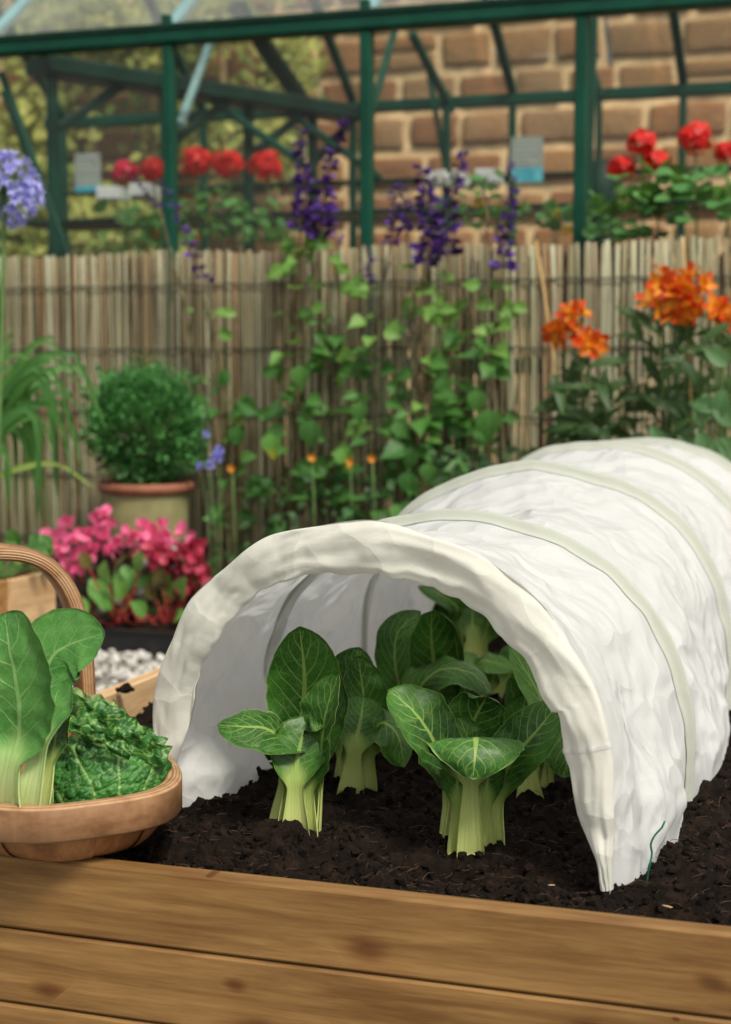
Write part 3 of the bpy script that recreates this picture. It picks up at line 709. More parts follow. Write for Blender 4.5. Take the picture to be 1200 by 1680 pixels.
B_=choi((581,1300),'pak choi standing right behind the front left one, its leaf drooping to the right',[
 ([(575,1295,.03),(573,1200,.035),(572,1130,.04),(590,1062,.05)],(.1,.2,1),.042,dict(sw=.018)),
 ([(600,1292,.015),(602,1215,.015),(597,1140,.01),(588,1076,.01)],(.1,.1,1),.033,dict(sw=.018,cup=.3,ruf=.2)),
 ([(575,1300,-.022),(582,1230,-.028),(592,1180,-.022),(597,1142,-.0)],(0,-.2,-1),.034,dict(sw=.026,cup=-.4,pcup=-1.1,pf=.6,th=.008)),
 ([(605,1296,-.01),(608,1225,-.025),(625,1186,-.035),(652,1205,-.05),(664,1258,-.05)],[(-.2,.2,.8),(0,.8,.5),(.5,.8,.5),(.6,.3,.8)],.037,dict(sw=.018,cup=-.35,ruf=.12)),
 ([(562,1290,0),(560,1210,.0),(556,1160,.01),(552,1120,.02)],(-.6,.1,.3),.026,dict(sw=.016)),
])
C_=choi((778,1391),'front right pak choi, a broad leaf flopping forward over its pale stalks',[
 ([(752,1360,.03),(760,1260,.03),(775,1190,.03),(795,1150,.015),(800,1143,-.01)],(.0,.15,1),.038,dict(sw=.018,cup=.35,ruf=.15)),
 ([(790,1360,.02),(790,1270,.02),(770,1215,.01),(752,1175,.01)],(.3,.2,.8),.024,dict(sw=.015,cup=.4,ruf=.2)),
 ([(735,1362,-.005),(740,1305,-.012),(728,1250,-.022),(690,1180,-.03),(638,1131,-.02)],(.55,.45,.7),.044,dict(sw=.014,cup=.32,ruf=.10,pf=.34)),
 ([(814,1391,-.018),(819,1310,-.022),(838,1250,-.028),(880,1200,-.035),(918,1152,-.03)],(-.45,.35,.85),.036,dict(sw=.019,cup=.35,ruf=.10,pf=.42)),
 ([(728,1360,.0),(732,1310,0),(724,1280,.0),(700,1240,.0),(680,1200,.0)],(.4,.5,-.2),.025,dict(sw=.012,cup=.3)),
 ([(771,1391,-.026),(771,1310,-.036),(773,1250,-.046),(779,1212,-.062),(781,1216,-.092),(779,1248,-.110),(776,1279,-.112)],[(0,.1,-1),(0,.1,-1),(0,.3,-1),(0,1,-.3),(0,1,.5),(0,.6,1),(0,.5,1)],.058,dict(sw=.024,cup=-.28,pcup=-1.15,pf=.55,th=.009,ruf=.10,NT_=60,NS=20)),
 ([(744,1388,-.022),(748,1310,-.028),(752,1260,-.028),(758,1225,-.02)],(-.35,-.2,-1),.024,dict(sw=.017,cup=-.4,pcup=-1.1,pf=.6,th=.007)),
 ([(795,1385,-.01),(797,1310,-.02),(805,1255,-.02),(815,1225,-.015)],(.3,-.2,-1),.022,dict(sw=.020,cup=-.4,pcup=-.7,pf=.6)),
])
D_=choi((866,1313),'pak choi behind the front right one with a rounded leaf against the hem',[
 ([(868,1313,-.02),(866,1265,-.026),(862,1215,-.02),(860,1170,.0),(862,1140,.01)],(.0,-.1,-1),.033,dict(sw=.028,cup=-.35,pcup=-1.1,pf=.5,th=.008)),
 ([(885,1300,.0),(893,1240,-.005),(900,1190,-.015),(880,1130,-.03),(838,1060,-.03)],(.55,.5,.8),.034,dict(sw=.014,mat='choi_light',cup=.25,pf=.25)),
 ([(892,1300,.0),(902,1230,-.005),(916,1178,-.025),(930,1192,-.045),(932,1240,-.055),(925,1276,-.055)],[(.3,.2,.8),(.2,.7,.5),(.3,.7,.6),(.4,.3,.9)],.048,dict(sw=.014,cup=-.22,pf=.42)),
 ([(858,1300,.02),(850,1220,.025),(848,1170,.025),(836,1112,.02)],(.3,.1,.9),.020,dict(sw=.014,cup=.5)),
 ([(885,1295,.03),(900,1210,.04),(918,1160,.04),(926,1120,.04)],(-.2,.2,.9),.026,dict(sw=.014)),
 ([(845,1300,.0),(842,1230,-.01),(855,1195,-.015),(880,1175,-.01)],(-.2,.4,.8),.026,dict(sw=.014)),
])
F_=choi((705,1236),'pak choi in the middle of the tunnel with tall leaves behind the front right one',[
 ([(690,1232,0),(668,1160,0),(650,1100,0),(652,1040,0),(690,1003,.01)],[(-.2,.1,.9),(-.5,.3,.6),(-.3,.6,.6)],.032,dict(sw=.015,cup=.3)),
 ([(712,1235,.03),(712,1150,.03),(712,1090,.03),(708,1040,.02),(710,1002,.0)],(.05,.15,1),.047,dict(sw=.018,cup=.25)),
 ([(728,1230,.02),(745,1150,.02),(752,1090,.02),(745,1040,.02),(725,1006,.02)],(-.8,.1,.4),.036,dict(sw=.014,cup=.45)),
 ([(706,1232,-.03),(692,1170,-.04),(690,1128,-.05),(725,1098,-.07),(775,1105,-.08),(806,1138,-.08)],[(-.2,.1,.9),(0,.6,.7),(.1,1,.5),(.2,1,.6)],.036,dict(sw=.016,cup=-.30,pf=.30,ruf=.15)),
 ([(675,1230,-.02),(668,1180,-.03),(670,1130,-.03),(676,1092,-.02)],(.3,.2,.9),.017,dict(sw=.013,cup=.4,mat='choi_light')),
 ([(745,1230,0),(755,1180,0),(762,1140,0),(770,1120,0)],(.0,.1,.9),.03,dict(sw=.016)),
])
E2=choi((775,1100),'farthest pak choi in the tunnel with upright pale stalks and one leaf curling left',[
 ([(765,1098,0),(764,1050,0),(752,1000,-.0),(722,976,-.03),(686,962,-.04)],[(0,.1,.9),(0,.6,.6),(0,1,.4)],.032,dict(sw=.02,cup=-.2,pf=.45)),
 ([(775,1098,.03),(776,1040,.03),(768,990,.02),(752,945,.02)],(-.1,.1,1),.05,dict(sw=.022)),
 ([(790,1098,0),(795,1050,-.0),(805,1010,-.01),(830,960,-.02)],(-.3,.1,1),.04,dict(sw=.018)),
 ([(750,1098,0),(745,1040,0),(738,1000,0),(742,975,0)],(.1,.1,1),.04,dict(sw=.018)),
 ([(778,1104,-.03),(777,1060,-.03),(775,1020,-.03),(776,990,-.02)],(0,-.1,-1),.022,dict(sw=.028,pcup=-.7,cup=-.3,pf=.7)),
])
G2=choi((800,1150),'low pak choi with a pale leaf spreading right, half hidden behind the front right one',[
 ([(790,1148,0),(775,1105,-.01),(790,1085,-.03),(815,1088,-.04),(842,1098,-.05)],[(0,.1,.9),(0,1,.5),(0,1,.6)],.03,dict(sw=.015,cup=-.2,mat='choi_light')),
 ([(800,1148,0),(790,1110,-.02),(775,1090,-.04),(780,1120,-.07)],[(0,.1,.9),(0,1,.5),(.2,.3,.9)],.028,dict(sw=.015,mat='choi_light')),
 ([(810,1150,0),(830,1120,0),(850,1085,.0),(880,1070,0)],(-.3,.5,.8),.035,dict(sw=.015)),
 ([(805,1150,.03),(810,1110,.03),(812,1070,.03)],(0,.1,1),.03,dict(sw=.015)),
])
for k,(px,py,sc_) in enumerate(((640,1130,1),(560,1160,1))):
    pass

# ------------------------------------------------------------------ trug
TA=(RT*(-.47)+Fh*.88).normalized(); TC=RT*(-.485)+Fh*2.185+TA*.085; TB=TA.cross(ZZ).normalized()
if TB.dot(RT)<0: TB=-TB
TZ=.386; SA,SBW=.455,.176
trug=thing('trug_basket',TC+ZZ*.312,'wooden garden trug with layered bentwood rim and handle resting on the bed corner','basket')
def rimp(t, ins=0, z=0, e=3.0, k=1.0):
    c,s=math.cos(t),math.sin(t); a=(SA-ins)*k*abs(c)**(2/e)*(1 if c>0 else -1); b=(SBW-ins)*k*abs(s)**(2/e)*(1 if s>0 else -1)
    return TC+TA*a+TB*b+ZZ*(TZ+z+0.004*abs(a/SA)**3)
mb=MB(); NT2=140
def rimband(s,v):
    t=2*math.pi*v; w_=.021; hgt=.043
    # section: rounded rectangle
    pr=[(0,-hgt+.003),(0,-.004),(.003,0),(.007,.0012),(.011,.001),(w_-.003,0),(w_,-.004),(w_,-hgt+.003),(w_-.003,-hgt),(.003,-hgt)]
    i=round(s*10)%10; ins,z=pr[i]; return (rimp(t,ins,z),(s,v*12))
mb.grid(rimband,10,NT2,closeu=True)
mb.mi=[1 if (f%10) in (1,2,3,4,5) else 0 for f in range(len(mb.f))]
# edge uv across layers
for i in range(len(mb.uv)):
    k=i%10; 
    if k in (1,2,3,4,5,6): mb.uv[i]=({1:0,2:.2,3:.42,4:.66,5:.85,6:1}[k],mb.uv[i][1])
mb.build('rim',[M['trug_outer'],M['trug_edge']],trug)
# boards: nine curved boards across, each from rim down to the floor
def body(t,q,o=0):
    k=1-.42*q**1.5; ins=.012; z=-.012-(.062)*(1-(1-q)**1.8)
    c,s=math.cos(t),math.sin(t); e=3.0
    a=(SA-ins)*(1-.075*q**1.3)*abs(c)**(2/e)*(1 if c>0 else -1); b=(SBW-ins)*(1-.34*q**1.4)*abs(s)**(2/e)*(1 if s>0 else -1)
    n_=TA*(c)+TB*(s); return TC+TA*a+TB*b+ZZ*(TZ+z+0.004*abs(a/SA)**3*(1-q))+n_*o
NBD=22
for k in range(NBD):
    t0=2*math.pi*k/NBD; t1=2*math.pi*(k+1.04)/NBD; mb=MB(); oo=.0045*(k%2)
    def bd(u,v,t0=t0,t1=t1,oo=oo): return (body(t0+(t1-t0)*u,v,oo),(u,v))
    mb.grid(bd,6,10); m0=len(mb.v)
    def bi(u,v,t0=t0,t1=t1,oo=oo): return (body(t0+(t1-t0)*u,v,oo-.004),(u,v))
    mb.grid(bi,6,10); mb.build('board',M['trug_board'],trug)
mb=MB(); NF=60
mb.add([TC+ZZ*(TZ-.074)]+[body(2*math.pi*i/NF,1,-.001) for i in range(NF)],[(0,1+i,1+(i+1)%NF) for i in range(NF)])
mb.build('floor_board',M['trug_board'],trug)
# handle: bentwood band over the width at mid length
hp=[]; HA=.105
for i in range(61):
    t=i/60*math.pi; hw=SBW-.010; x=math.cos(t); y=math.sin(t)
    hp.append(TC+TA*HA+TB*(hw*abs(x)**.62*(1 if x>0 else -1))+ZZ*(TZ-.03+.272*abs(y)**.62))
hp=[TC+TA*HA+TB*(SBW-.010)+ZZ*(TZ-.06)]+hp+[TC+TA*HA-TB*(SBW-.010)+ZZ*(TZ-.06)]
mb=MB(); ctr=TC+TA*HA+ZZ*(TZ+.02); wv=TA; hw2=.023; th2=.0115
def hd(s,v):
    i=round(v*(len(hp)-1)); p=hp[i]; tg=(hp[min(i+1,len(hp)-1)]-hp[max(i-1,0)]).normalized(); nn=tg.cross(wv).normalized()
    if nn.dot(p-ctr)<0: nn=-nn
    k=round(s*8)%8; pr=[(-1,-.7),(-.85,-1),(.85,-1),(1,-.7),(1,.7),(.85,1),(-.85,1),(-1,.7)][k]
    return (p+wv*(pr[0]*hw2)+nn*(pr[1]*th2),({3:0,4:1,7:1,0:0}.get(k,pr[1]*.5+.5),v*6))
mb.grid(hd,8,len(hp)-1,closeu=True); mb.mi=[1 if (f%8) in (3,7) else 0 for f in range(len(mb.f))]
mb.build('handle',[M['trug_outer'],M['trug_edge']],trug)

# cut pak choi lying in the trug
dG=1.93
rg=thing('pak_choi',D(30,1326,dG),'bright green cut pak choi standing in the trug beside the savoy cabbage','pak choi')
def gl(mids,up,bw,**kw):
    conv=lambda q: RT*q[0]+ZZ*q[1]+CAMUP*q[2]
    leaf(rg,[D(a,b,dG+c) for a,b,c in mids],[conv(q) for q in up] if isinstance(up,list) else conv(up),bw,**kw)
gl([(18,1326,-.055),(20,1270,-.068),(32,1205,-.07),(30,1140,-.075),(14,1055,-.07),(8,1006,-.05)],(.35,-.05,-1),.066,mat='choi_trug',sw=.038,cup=-.50,pcup=-1.0,pf=.34,th=.008,ruf=.16,NS=20,NT_=60)
gl([(66,1322,-.035),(68,1250,-.02),(70,1160,.0),(80,1090,.02),(108,1060,.02),(172,1038,.0)],[(-.1,.1,1),(-.1,.1,1),(-.2,.5,.9),(-.1,.4,.9)],.050,mat='choi_trug',sw=.022,cup=.18,pf=.52,th=.005,NS=20,NT_=60)
gl([(52,1326,-.065),(60,1280,-.07),(72,1220,-.065),(90,1150,-.03),(100,1120,.0)],(.3,-.1,-1),.03,mat='choi_trug',sw=.022,cup=-.4,pcup=-1.0,pf=.6,th=.008)
gl([(75,1322,-.05),(85,1270,-.045),(92,1210,-.03),(100,1160,-.01)],(.5,0,-.8),.03,mat='choi',sw=.014,cup=-.4,pcup=-.8,pf=.55,th=.005)
gl([(-25,1322,-.04),(-45,1240,-.05),(-60,1150,-.06),(-70,1060,-.05)],(-.3,0,-1),.05,mat='choi_trug',sw=.028,cup=-.4,pcup=-.8,pf=.45,th=.006)
gl([(15,1322,.03),(5,1240,.03),(0,1150,.04),(-20,1070,.04),(-40,1020,.04)],(.1,.1,1),.06,mat='choi',sw=.025,cup=.3)
gl([(60,1320,.0),(60,1260,.02),(62,1200,.03),(60,1140,.04),(58,1105,.04)],(0,0,1),.040,mat='choi',sw=.02,cup=.3)

# savoy cabbage
dS=1.99
sv_=thing('savoy_cabbage',D(170,1310,dS),'dark green crinkled savoy cabbage with pale net veins lying in the trug','cabbage')
def savoy(ctr,ax,ay,az,name,seed,nu=170,nv=120,rot=0.0,lim=1.0,mat='savoy'):
    mb=MB()
    def fn(u,v):
        th_=(u-.5)*math.pi*1.9; ph=(v-.5)*math.pi*.97
        d=V(math.sin(th_)*math.cos(ph),-math.cos(th_)*math.cos(ph),math.sin(ph))
        p=V(d.x*ax,d.y*ay,d.z*az); q=p+V(seed,seed*2,0)
        # vein network: bent veins fan upward from the bottom
        fanx=math.atan2(d.x,(d.z+1.25)); k=fanx*3.6+.22*noise.noise(q*25)
        main=math.exp(-(abs(k-round(k))/.050)**2)
        dist,_=noise.voronoi(V(q.x*84+noise.noise(q*50)*.6,q.y*84,q.z*66)); e=dist[1]-dist[0]
        dist2,_=noise.voronoi(q*200); e2=dist2[1]-dist2[0]
        net=math.exp(-(e/.11)**2); net2=math.exp(-(e2/.16)**2)
        vein=max(main,net*.6,net2*.3)
        disp=.0032*min(1,e*2.2)**.7*(1-main)+.0028*min(1,e2*2)**.8+.005*noise.noise(q*18)
        # frilled upper rim
        rim_=sstep(.42,.95,d.z)
        disp+=rim_*(.012*noise.noise(q*48)+.009*noise.noise(q*95))
        p=p+d*disp
        p=Matrix.Rotation(rot,3,CAMUP)@(RT*p.x+Fh*p.y+ZZ*p.z)
        return (Vector(ctr)+p,(u,v),vein+1e-4)
    mb.grid(fn,nu,nv); return mb.build(name,M[mat],sv_)
savoy(D(172,1292,dS+.02),.084,.075,.068,'head',3.3,220,170,.42)
def frill(p0,p1,p2,wd,up,seed,mat='savoy'):
    P=cr([p0,p1,p2],70); mb=MB()
    def fn(u,v):
        i=round(v*70); p=P[i]; tg=(P[min(i+1,70)]-P[max(i-1,0)]).normalized(); s=tg.cross(CAMUP).normalized()
        if s.z<0: s=-s
        r=V(0,0,0)+s*((u-.35)*wd)+CAMUP*(.010*noise.noise(p*70+V(seed,u*2,0))*u*1.6+.006*noise.noise(p*160+V(seed,u*3,0))*u+.003*math.sin(u*3))+s*(.006*noise.noise(p*90+V(seed,0,0))*u)
        d,_=noise.voronoi(p*60+r*120); return (p+r,(u,v),math.exp(-((d[1]-d[0])/.15)**2)*.8+.001)
    mb.grid(fn,16,70); mb.build('outer_leaf',M[mat],sv_)
frill(D(100,1172,dS),D(172,1202,dS-.03),D(270,1250,dS-.02),.028,ZZ,1)
frill(D(92,1160,dS+.03),D(170,1180,dS+.02),D(262,1234,dS+.03),.030,ZZ,4)
frill(D(84,1178,dS-.02),D(130,1200,dS-.045),D(215,1240,dS-.05),.018,ZZ,9)
frill(D(110,1142,dS+.05),D(150,1158,dS+.05),D(200,1180,dS+.05),.024,ZZ,14,'savoy_pale')
# ------------------------------------------------------------------ background planting
def lm(name,rows,mat,fold=.25,droop=.3,wid=1):
    "unit leaf along +Y from origin, rows of (y, halfwidth); returns shared mesh"
    mb=MB(); vs=[]; uv=[]
    for (y,w_) in rows:
        z=-droop*y*y
        for s in (-1,-.5,0,.5,1): vs.append(V(s*w_*wid,y,z+abs(s)*fold*w_)); uv.append((s*.5+.5,y))
    fs=[(r*5+i,r*5+i+1,r*5+i+6,r*5+i+5) for r in range(len(rows)-1) for i in range(4)]
    mb.add(vs,fs,uv); o=mb.build(name,mat); me=o.data; bpy.data.objects.remove(o); return me
def greenmat(name,a,b,tr=.3,yellow=0,rough=.5):
    n=NT(name); r=n.rand(); o=n.offs(n.co()); c=n.mix(n.m2('ADD',n.m2('MULTIPLY',r,.8),n.m2('MULTIPLY',n.noi(o,9,3),.3)),a,b)
    uv=n.n('ShaderNodeSeparateXYZ'); n.set(uv.inputs[0],n.co('UV')); s=n.m2('ABSOLUTE',n.m2('SUBTRACT',uv.outputs[0],.5))
    c=n.mix(n.rng(s,.05,.0,0,.4),c,tuple(min(1,x*1.8+.02) for x in b))
    if yellow: c=n.mix(n.m2('MULTIPLY',n.rng(uv.outputs[1],.45,.9),yellow),c,(.55,.48,.04))
    n.pbr(c,rough,None,.35,tr,n.mix(.4,c,(.3,.5,.05))); return n.m
M['salvia']=greenmat('salvia_leaf',(.034,.125,.026),(.090,.235,.045)); M['salvia_y']=greenmat('salvia_leaf_yellowing',(.10,.27,.05),(.14,.33,.06),.3,.85)
M['salvia_l']=greenmat('salvia_leaf_young',(.11,.26,.045),(.18,.34,.07))
M['stem']=simple('stem',(.12,.10,.045),.7,.4,30); M['gstem']=simple('green_stem',(.10,.20,.05),.6,.3,30)
M['purple']=simple('purple_floret',(.20,.08,.46),.6,.6,60,.25,0,col2=(.07,.025,.20)); M['calyx']=simple('dark_calyx',(.03,.012,.05),.6,.4,60,bump=0)
ovate=[(0,.03),(.06,.20),(.18,.36),(.34,.41),(.52,.35),(.7,.22),(.86,.09),(1,.004)]
LS=[lm('salvia_leaf',ovate,M['salvia'],.25,.35),lm('salvia_leaf',ovate,M['salvia'],.5,.15,.9),lm('salvia_leaf',ovate,M['salvia_l'],.35,.3)]
LY=lm('salvia_leaf',ovate,M['salvia_y'],.25,.3)
def floret(mb,p,d,s,mi=0):
    d=Vector(d).normalized(); x=d.cross(V(.3,.2,1)).normalized(); y=d.cross(x)
    for k in range(3):
        a=U(0,6.28); e=(x*math.cos(a)+y*math.sin(a))
        vs=[p-e*s*.12,p+d*s*.5+e*s*.3,p+d*s*1.0+e*s*.15,p+d*s*.55-e*s*.28]; mb.add(vs,[(0,1,2,3)],None,mi)
def spike(root,pts,rad,n,name='flower_spike'):
    n=int(n*1.6); rad*=.78
    mb=MB(); P=cr(pts,40)
    mb.tube(P[::4],.0022,5,mi=1)
    for i in range(n):
        t=i/n; p=P[min(40,int(t*40))]; q=U(0,6.28); whorl=.65+.35*math.sin(t*55)
        if whorl<.5: continue
        r=rad*(1-.55*t)*whorl; dr=V(math.cos(q),math.sin(q),U(-.2,.5))
        floret(mb,p+dr*r*.25,dr,r*U(.8,1.5),0 if U(0,1)<.62 else 1)
    mb.build(name,[M['purple'],M['calyx']],root)
def salvia(bx,label,pts,spk,nl,size=(.055,.10),dY=0,seed=0,big=()):
    random.seed(seed+50); Y=YF-.14+dY
    P=[PY(x,y,Y+dy) for x,y,dy in pts]; base=PY(bx,1010,Y); base.z=.03
    root=thing('salvia_plant',base,label,'salvia','purple salvias against the reed fence')
    mb=MB(); path=cr([base]+P,30); mb.tube(path,[.0055*(1-.6*i/30) for i in range(31)],6); mb.build('stem',M['stem'],root)
    for s in spk:
        e=PY(*s[0][0],Y-.01); k0=min(30,int(U(8,14))); mb=MB(); mb.tube(cr([path[k0],path[k0].lerp(e,.5)+V(U(-.03,.03),-.01,0),e],14),.0036,6); mb.build('stem',M['stem'],root)
    for j in range(2):
        e=P[-1]+V(U(-.12,.12),U(-.04,.02),U(-.35,-.05)); mb=MB(); mb.tube(cr([base+V(U(-.03,.03),0,0),(base+e)/2+V(U(-.04,.04),0,0),e],14),.004,6); mb.build('stem',M['stem'],root)
    stk=MB()
    for s in spk: spike(root,[PY(x,y,Y-.01) for x,y in s[0]],s[1],s[2])
    for i in range(int(nl*1.0)):
        t=U(.16,1)**.7; p=path[min(30,int(t*30))]; a=U(0,6.28); d=V(math.cos(a),math.sin(a)*.7-.15,U(-.5,.35)); q=p+V(d.x,d.y,0)*U(.01,.10)*(1.15-t*.5)+V(0,0,U(-.02,.02))
        s=U(*size)*(1.2-.45*t); me=LS[2] if t>.82 or U(0,1)<.1 else random.choice(LS[:2])
        upv=V(U(-.3,.3),-.35,1) if U(0,1)<.5 else V(U(-.3,.3),-1,.5)
        if d.z<-.1: upv=V(U(-.3,.3),-1,.3)
        piece('leaf',me,root,frame(q,d,upv,s))
        stk.tube([p,(p+q)/2+V(0,0,.008),q],.0015,4,False)
    for (x,y,s,ye,dx) in big:
        p=PY(x,y,Y-.10); stk.tube([min(path,key=lambda w_:(w_-p).length+(.3 if w_.z>p.z+.05 else 0)),p+V(0,0,.01),p],.0015,4,False); piece('leaf',LY if ye else LS[0],root,frame(p,V(dx,-.15,-1),V(.1,-1,.2),s))
    stk.build('leaf_stalks',M['gstem'],root,kind='stuff')
    return root
salvia(385,'short leafy stem left of the others, its dark purple spike leaning right',[(375,700,0),(360,600,0),(345,540,0),(335,480,0)],[([(340,462),(318,420),(290,350),(268,305),(250,300)],.035,60),([(262,340),(235,310),(215,290)],.028,26)],34,seed=1,big=((388,700,.07,0,.1),(375,610,.06,0,-.8)))
salvia(470,'salvia with twin tall violet spikes above bright leaves left of centre',[(480,800,0),(485,650,0),(490,500,0),(492,360,0)],[([(495,375),(500,300),(492,245),(497,205)],.052,120),([(525,390),(535,300),(552,240),(565,190)],.052,140)],58,seed=2,big=((445,712,.085,1,.1),(512,690,.095,0,-.1),(492,600,.08,0,.1)))
salvia(545,'salvia between the twin spikes and middle clump, leafy with few flowers',[(540,800,0),(545,650,0),(555,520,0),(545,400,0)],[([(605,470),(606,430),(600,400)],.030,30),([(555,400),(540,350),(530,330)],.03,30)],46,seed=3,big=((560,735,.08,1,.5),(590,660,.07,0,0)),dY=.03)
salvia(620,'salvia stem below the central green post with hanging heart shaped leaves',[(620,800,0),(615,650,0),(620,520,0),(640,430,0)],[([(640,400),(648,350),(645,310)],.038,50),([(672,560),(672,520),(676,480)],.022,20)],46,seed=4,big=((650,690,.075,0,.8),(676,735,.075,0,-.2)))
salvia(690,'densest dark purple salvia under the white flowers in the greenhouse',[(690,800,0),(700,650,0),(700,520,0),(700,430,0)],[([(700,430),(705,360),(695,300),(690,270)],.06,130),([(735,420),(738,350),(750,290),(765,245)],.05,110),([(668,380),(662,330),(655,300)],.038,50)],60,seed=5,dY=-.03,big=((670,775,.08,0,0),(702,760,.07,0,.1)))
salvia(800,'right hand salvia with one slim spike in front of the teal card',[(800,800,0),(805,650,0),(815,520,0),(825,450,0)],[([(828,440),(832,370),(840,310),(835,262)],.042,110),([(800,330),(790,300)],.02,12)],46,seed=6,big=((803,672,.105,0,-.02),(782,640,.075,0,.1),(725,620,.06,0,.2)))
salvia(745,'slender leafy salvia between the dense clump and the slim spike',[(745,800,0),(760,650,0),(770,540,0),(775,470,0)],[([(770,470),(775,440),(778,420)],.02,12)],40,seed=7,dY=.04,big=((720,600,.06,0,.3),))
random.seed(77)
# low ground cover at the foot of the fence
mb=MB(); 
def cover(mb,n,px,py,Ya,Yb,s,zf=1):
    for i in range(n):
        x,y=U(*px),U(*py); p=PY(x,y,U(Ya,Yb)); d=V(U(-1,1),U(-1,.3),U(-.6,.8)).normalized(); q=U(*s); u=V(U(-.5,.5),-1,.5); Mx=frame(p,d,u,q)
        mb.add([Mx@V(0,0,0),Mx@V(.32,.4,.05),Mx@V(0,1,-.1),Mx@V(-.32,.4,.05),Mx@V(0,.45,-.03)],[(0,1,4),(1,2,4),(2,3,4),(3,0,4)])
cover(mb,600,(340,960),(790,1010),4.8,5.05,(.02,.05)); M['lowgreen']=simple('low_foliage',(.05,.14,.035),.6,.6,14,.25,0); cover(mb,350,(700,1200),(730,800),4.75,5.0,(.02,.045))
mb.build('low_ground_cover',M['lowgreen'],kind='stuff')
M['marigold']=simple('orange_petal',(.85,.36,.03),.6,.3,40,.3,0); 
for i,(x,y) in enumerate(((612,752),(513,750),(382,768),(575,757))):
    p=PY(x,y,4.85); mb=MB()
    for k in range(22):
        a=U(0,6.28); d=V(math.cos(a),-.6,math.sin(a)); Mx=frame(p,d,V(0,-1,0),.018); mb.add([Mx@V(0,0,0),Mx@V(.3,.6,.02),Mx@V(0,1,0),Mx@V(-.3,.6,.02)],[(0,1,2,3)])
    r_=thing('marigold',V(p.x,p.y,.03),('orange flower low among stems right of centre, above the tunnel','orange flower low between the yellowing leaves','orange flower beside the leftmost salvia','small orange flower next to the yellowing leaf')[i],'flower'); mb.build('flower_head',M['marigold'],r_)
    mb=MB(); mb.tube([V(p.x,p.y,.03),V(p.x+.01,p.y,.3),p],.0025,5); mb.build('stem',M['gstem'],r_)

# clipped box in its pot
PX=D(240,790,5.33); pz=PX.z
pot=thing('plant_pot',V(PX.x,PX.y,0),'tall olive glazed pot with terracotta rim under the round box bush','plant pot')
M['terra']=simple('terracotta',(.30,.115,.065),.75,.25,20); M['olive']=simple('olive_glaze',(.30,.29,.13),.45,.3,7,spec=.5)
mb=MB(); mb.lathe((PX.x,PX.y,0),[(.0,.0),(.10,.0),(.118,.03),(.132,.25),(.140,pz-.035)],48); mb.build('pot_body',M['olive'],pot)
mb=MB(); mb.lathe((PX.x,PX.y,0),[(.140,pz-.036),(.153,pz-.032),(.160,pz-.018),(.157,pz-.004),(.148,pz),(.138,pz-.006),(.134,pz-.03),(0,pz-.032)],48); mb.build('rim',M['terra'],pot)
mb=MB(); r0=D(255,872,5.25); 
for k in range(20):
    a=2*math.pi*k/20
mb.lathe((0,0,0),[(.0,.004),(.030,.004),(.034,0),(.038,.004),(.040,0)],24)
mb.v=[tuple(V(PX.x,PX.y,r0.z)+Fh*(-.135)+RT*(v[0]+.02)+ZZ*v[1]-Fh*v[2]) for v in mb.v]; mb.build('pot_medallion',M['terra'],pot)
box=thing('box_bush',V(PX.x,PX.y,pz-.03),'round clipped box bush with upright shoots growing in the olive pot','bush')
M['boxleaf']=None
n=NT('box_leaf'); o=n.co(); c=n.mix(n.rng(n.noi(o,22,4),.35,.65),(.045,.16,.04),(.13,.37,.10)); M['boxleaf']=n.pbr(c,.5,None,.4,.25)
bc=V(PX.x,PX.y,pz+.178); mb=MB()
for i in range(10500):
    d=V(random.gauss(0,1),random.gauss(0,1),random.gauss(0,1)).normalized(); r=.180*U(.3,1)**.42*(1+.34*noise.noise(d*3)+.26*noise.noise(d*7))
    p=bc+V(d.x*r*1.05,d.y*r*1.05,d.z*r*.98)
    if p.z<pz-.01: continue
    dd=(d+V(U(-.7,.7),U(-.7,.7),U(-.2,1.1))).normalized(); Mx=frame(p,dd,V(U(-1,1),U(-1,1),1),U(.015,.025))
    mb.add([Mx@V(0,0,0),Mx@V(.3,.5,.05),Mx@V(0,1,0),Mx@V(-.3,.5,.05)],[(0,1,2,3)])
for k in range(90):
    a=U(0,6.28); r=.17*U(0,1)**.6; b0=bc+V(math.cos(a)*r,math.sin(a)*r,.14*(1-(r/.18)**2)); L=U(.04,.13)
    for j in range(26):
        t=j/26; p=b0+V(0,0,L*t)+V(U(-.004,.004),U(-.004,.004),0); dd=V(U(-1,1),U(-1,1),U(.3,1)).normalized(); Mx=frame(p,dd,V(0,0,1),.017*(1.1-t*.6)); mb.add([Mx@V(0,0,0),Mx@V(.3,.5,.05),Mx@V(0,1,0),Mx@V(-.3,.5,.05)],[(0,1,2,3)])
mb.build('foliage',M['boxleaf'],box,kind='stuff')
mb=MB()
for k in range(7):
    a=U(0,6.28); mb.tube([V(PX.x,PX.y,pz-.03),bc+V(math.cos(a)*.05,math.sin(a)*.05,-.05),bc+V(math.cos(a)*.12,math.sin(a)*.12,.05)],[.006,.004,.002],5)
mb.build('branches',M['stem'],box)

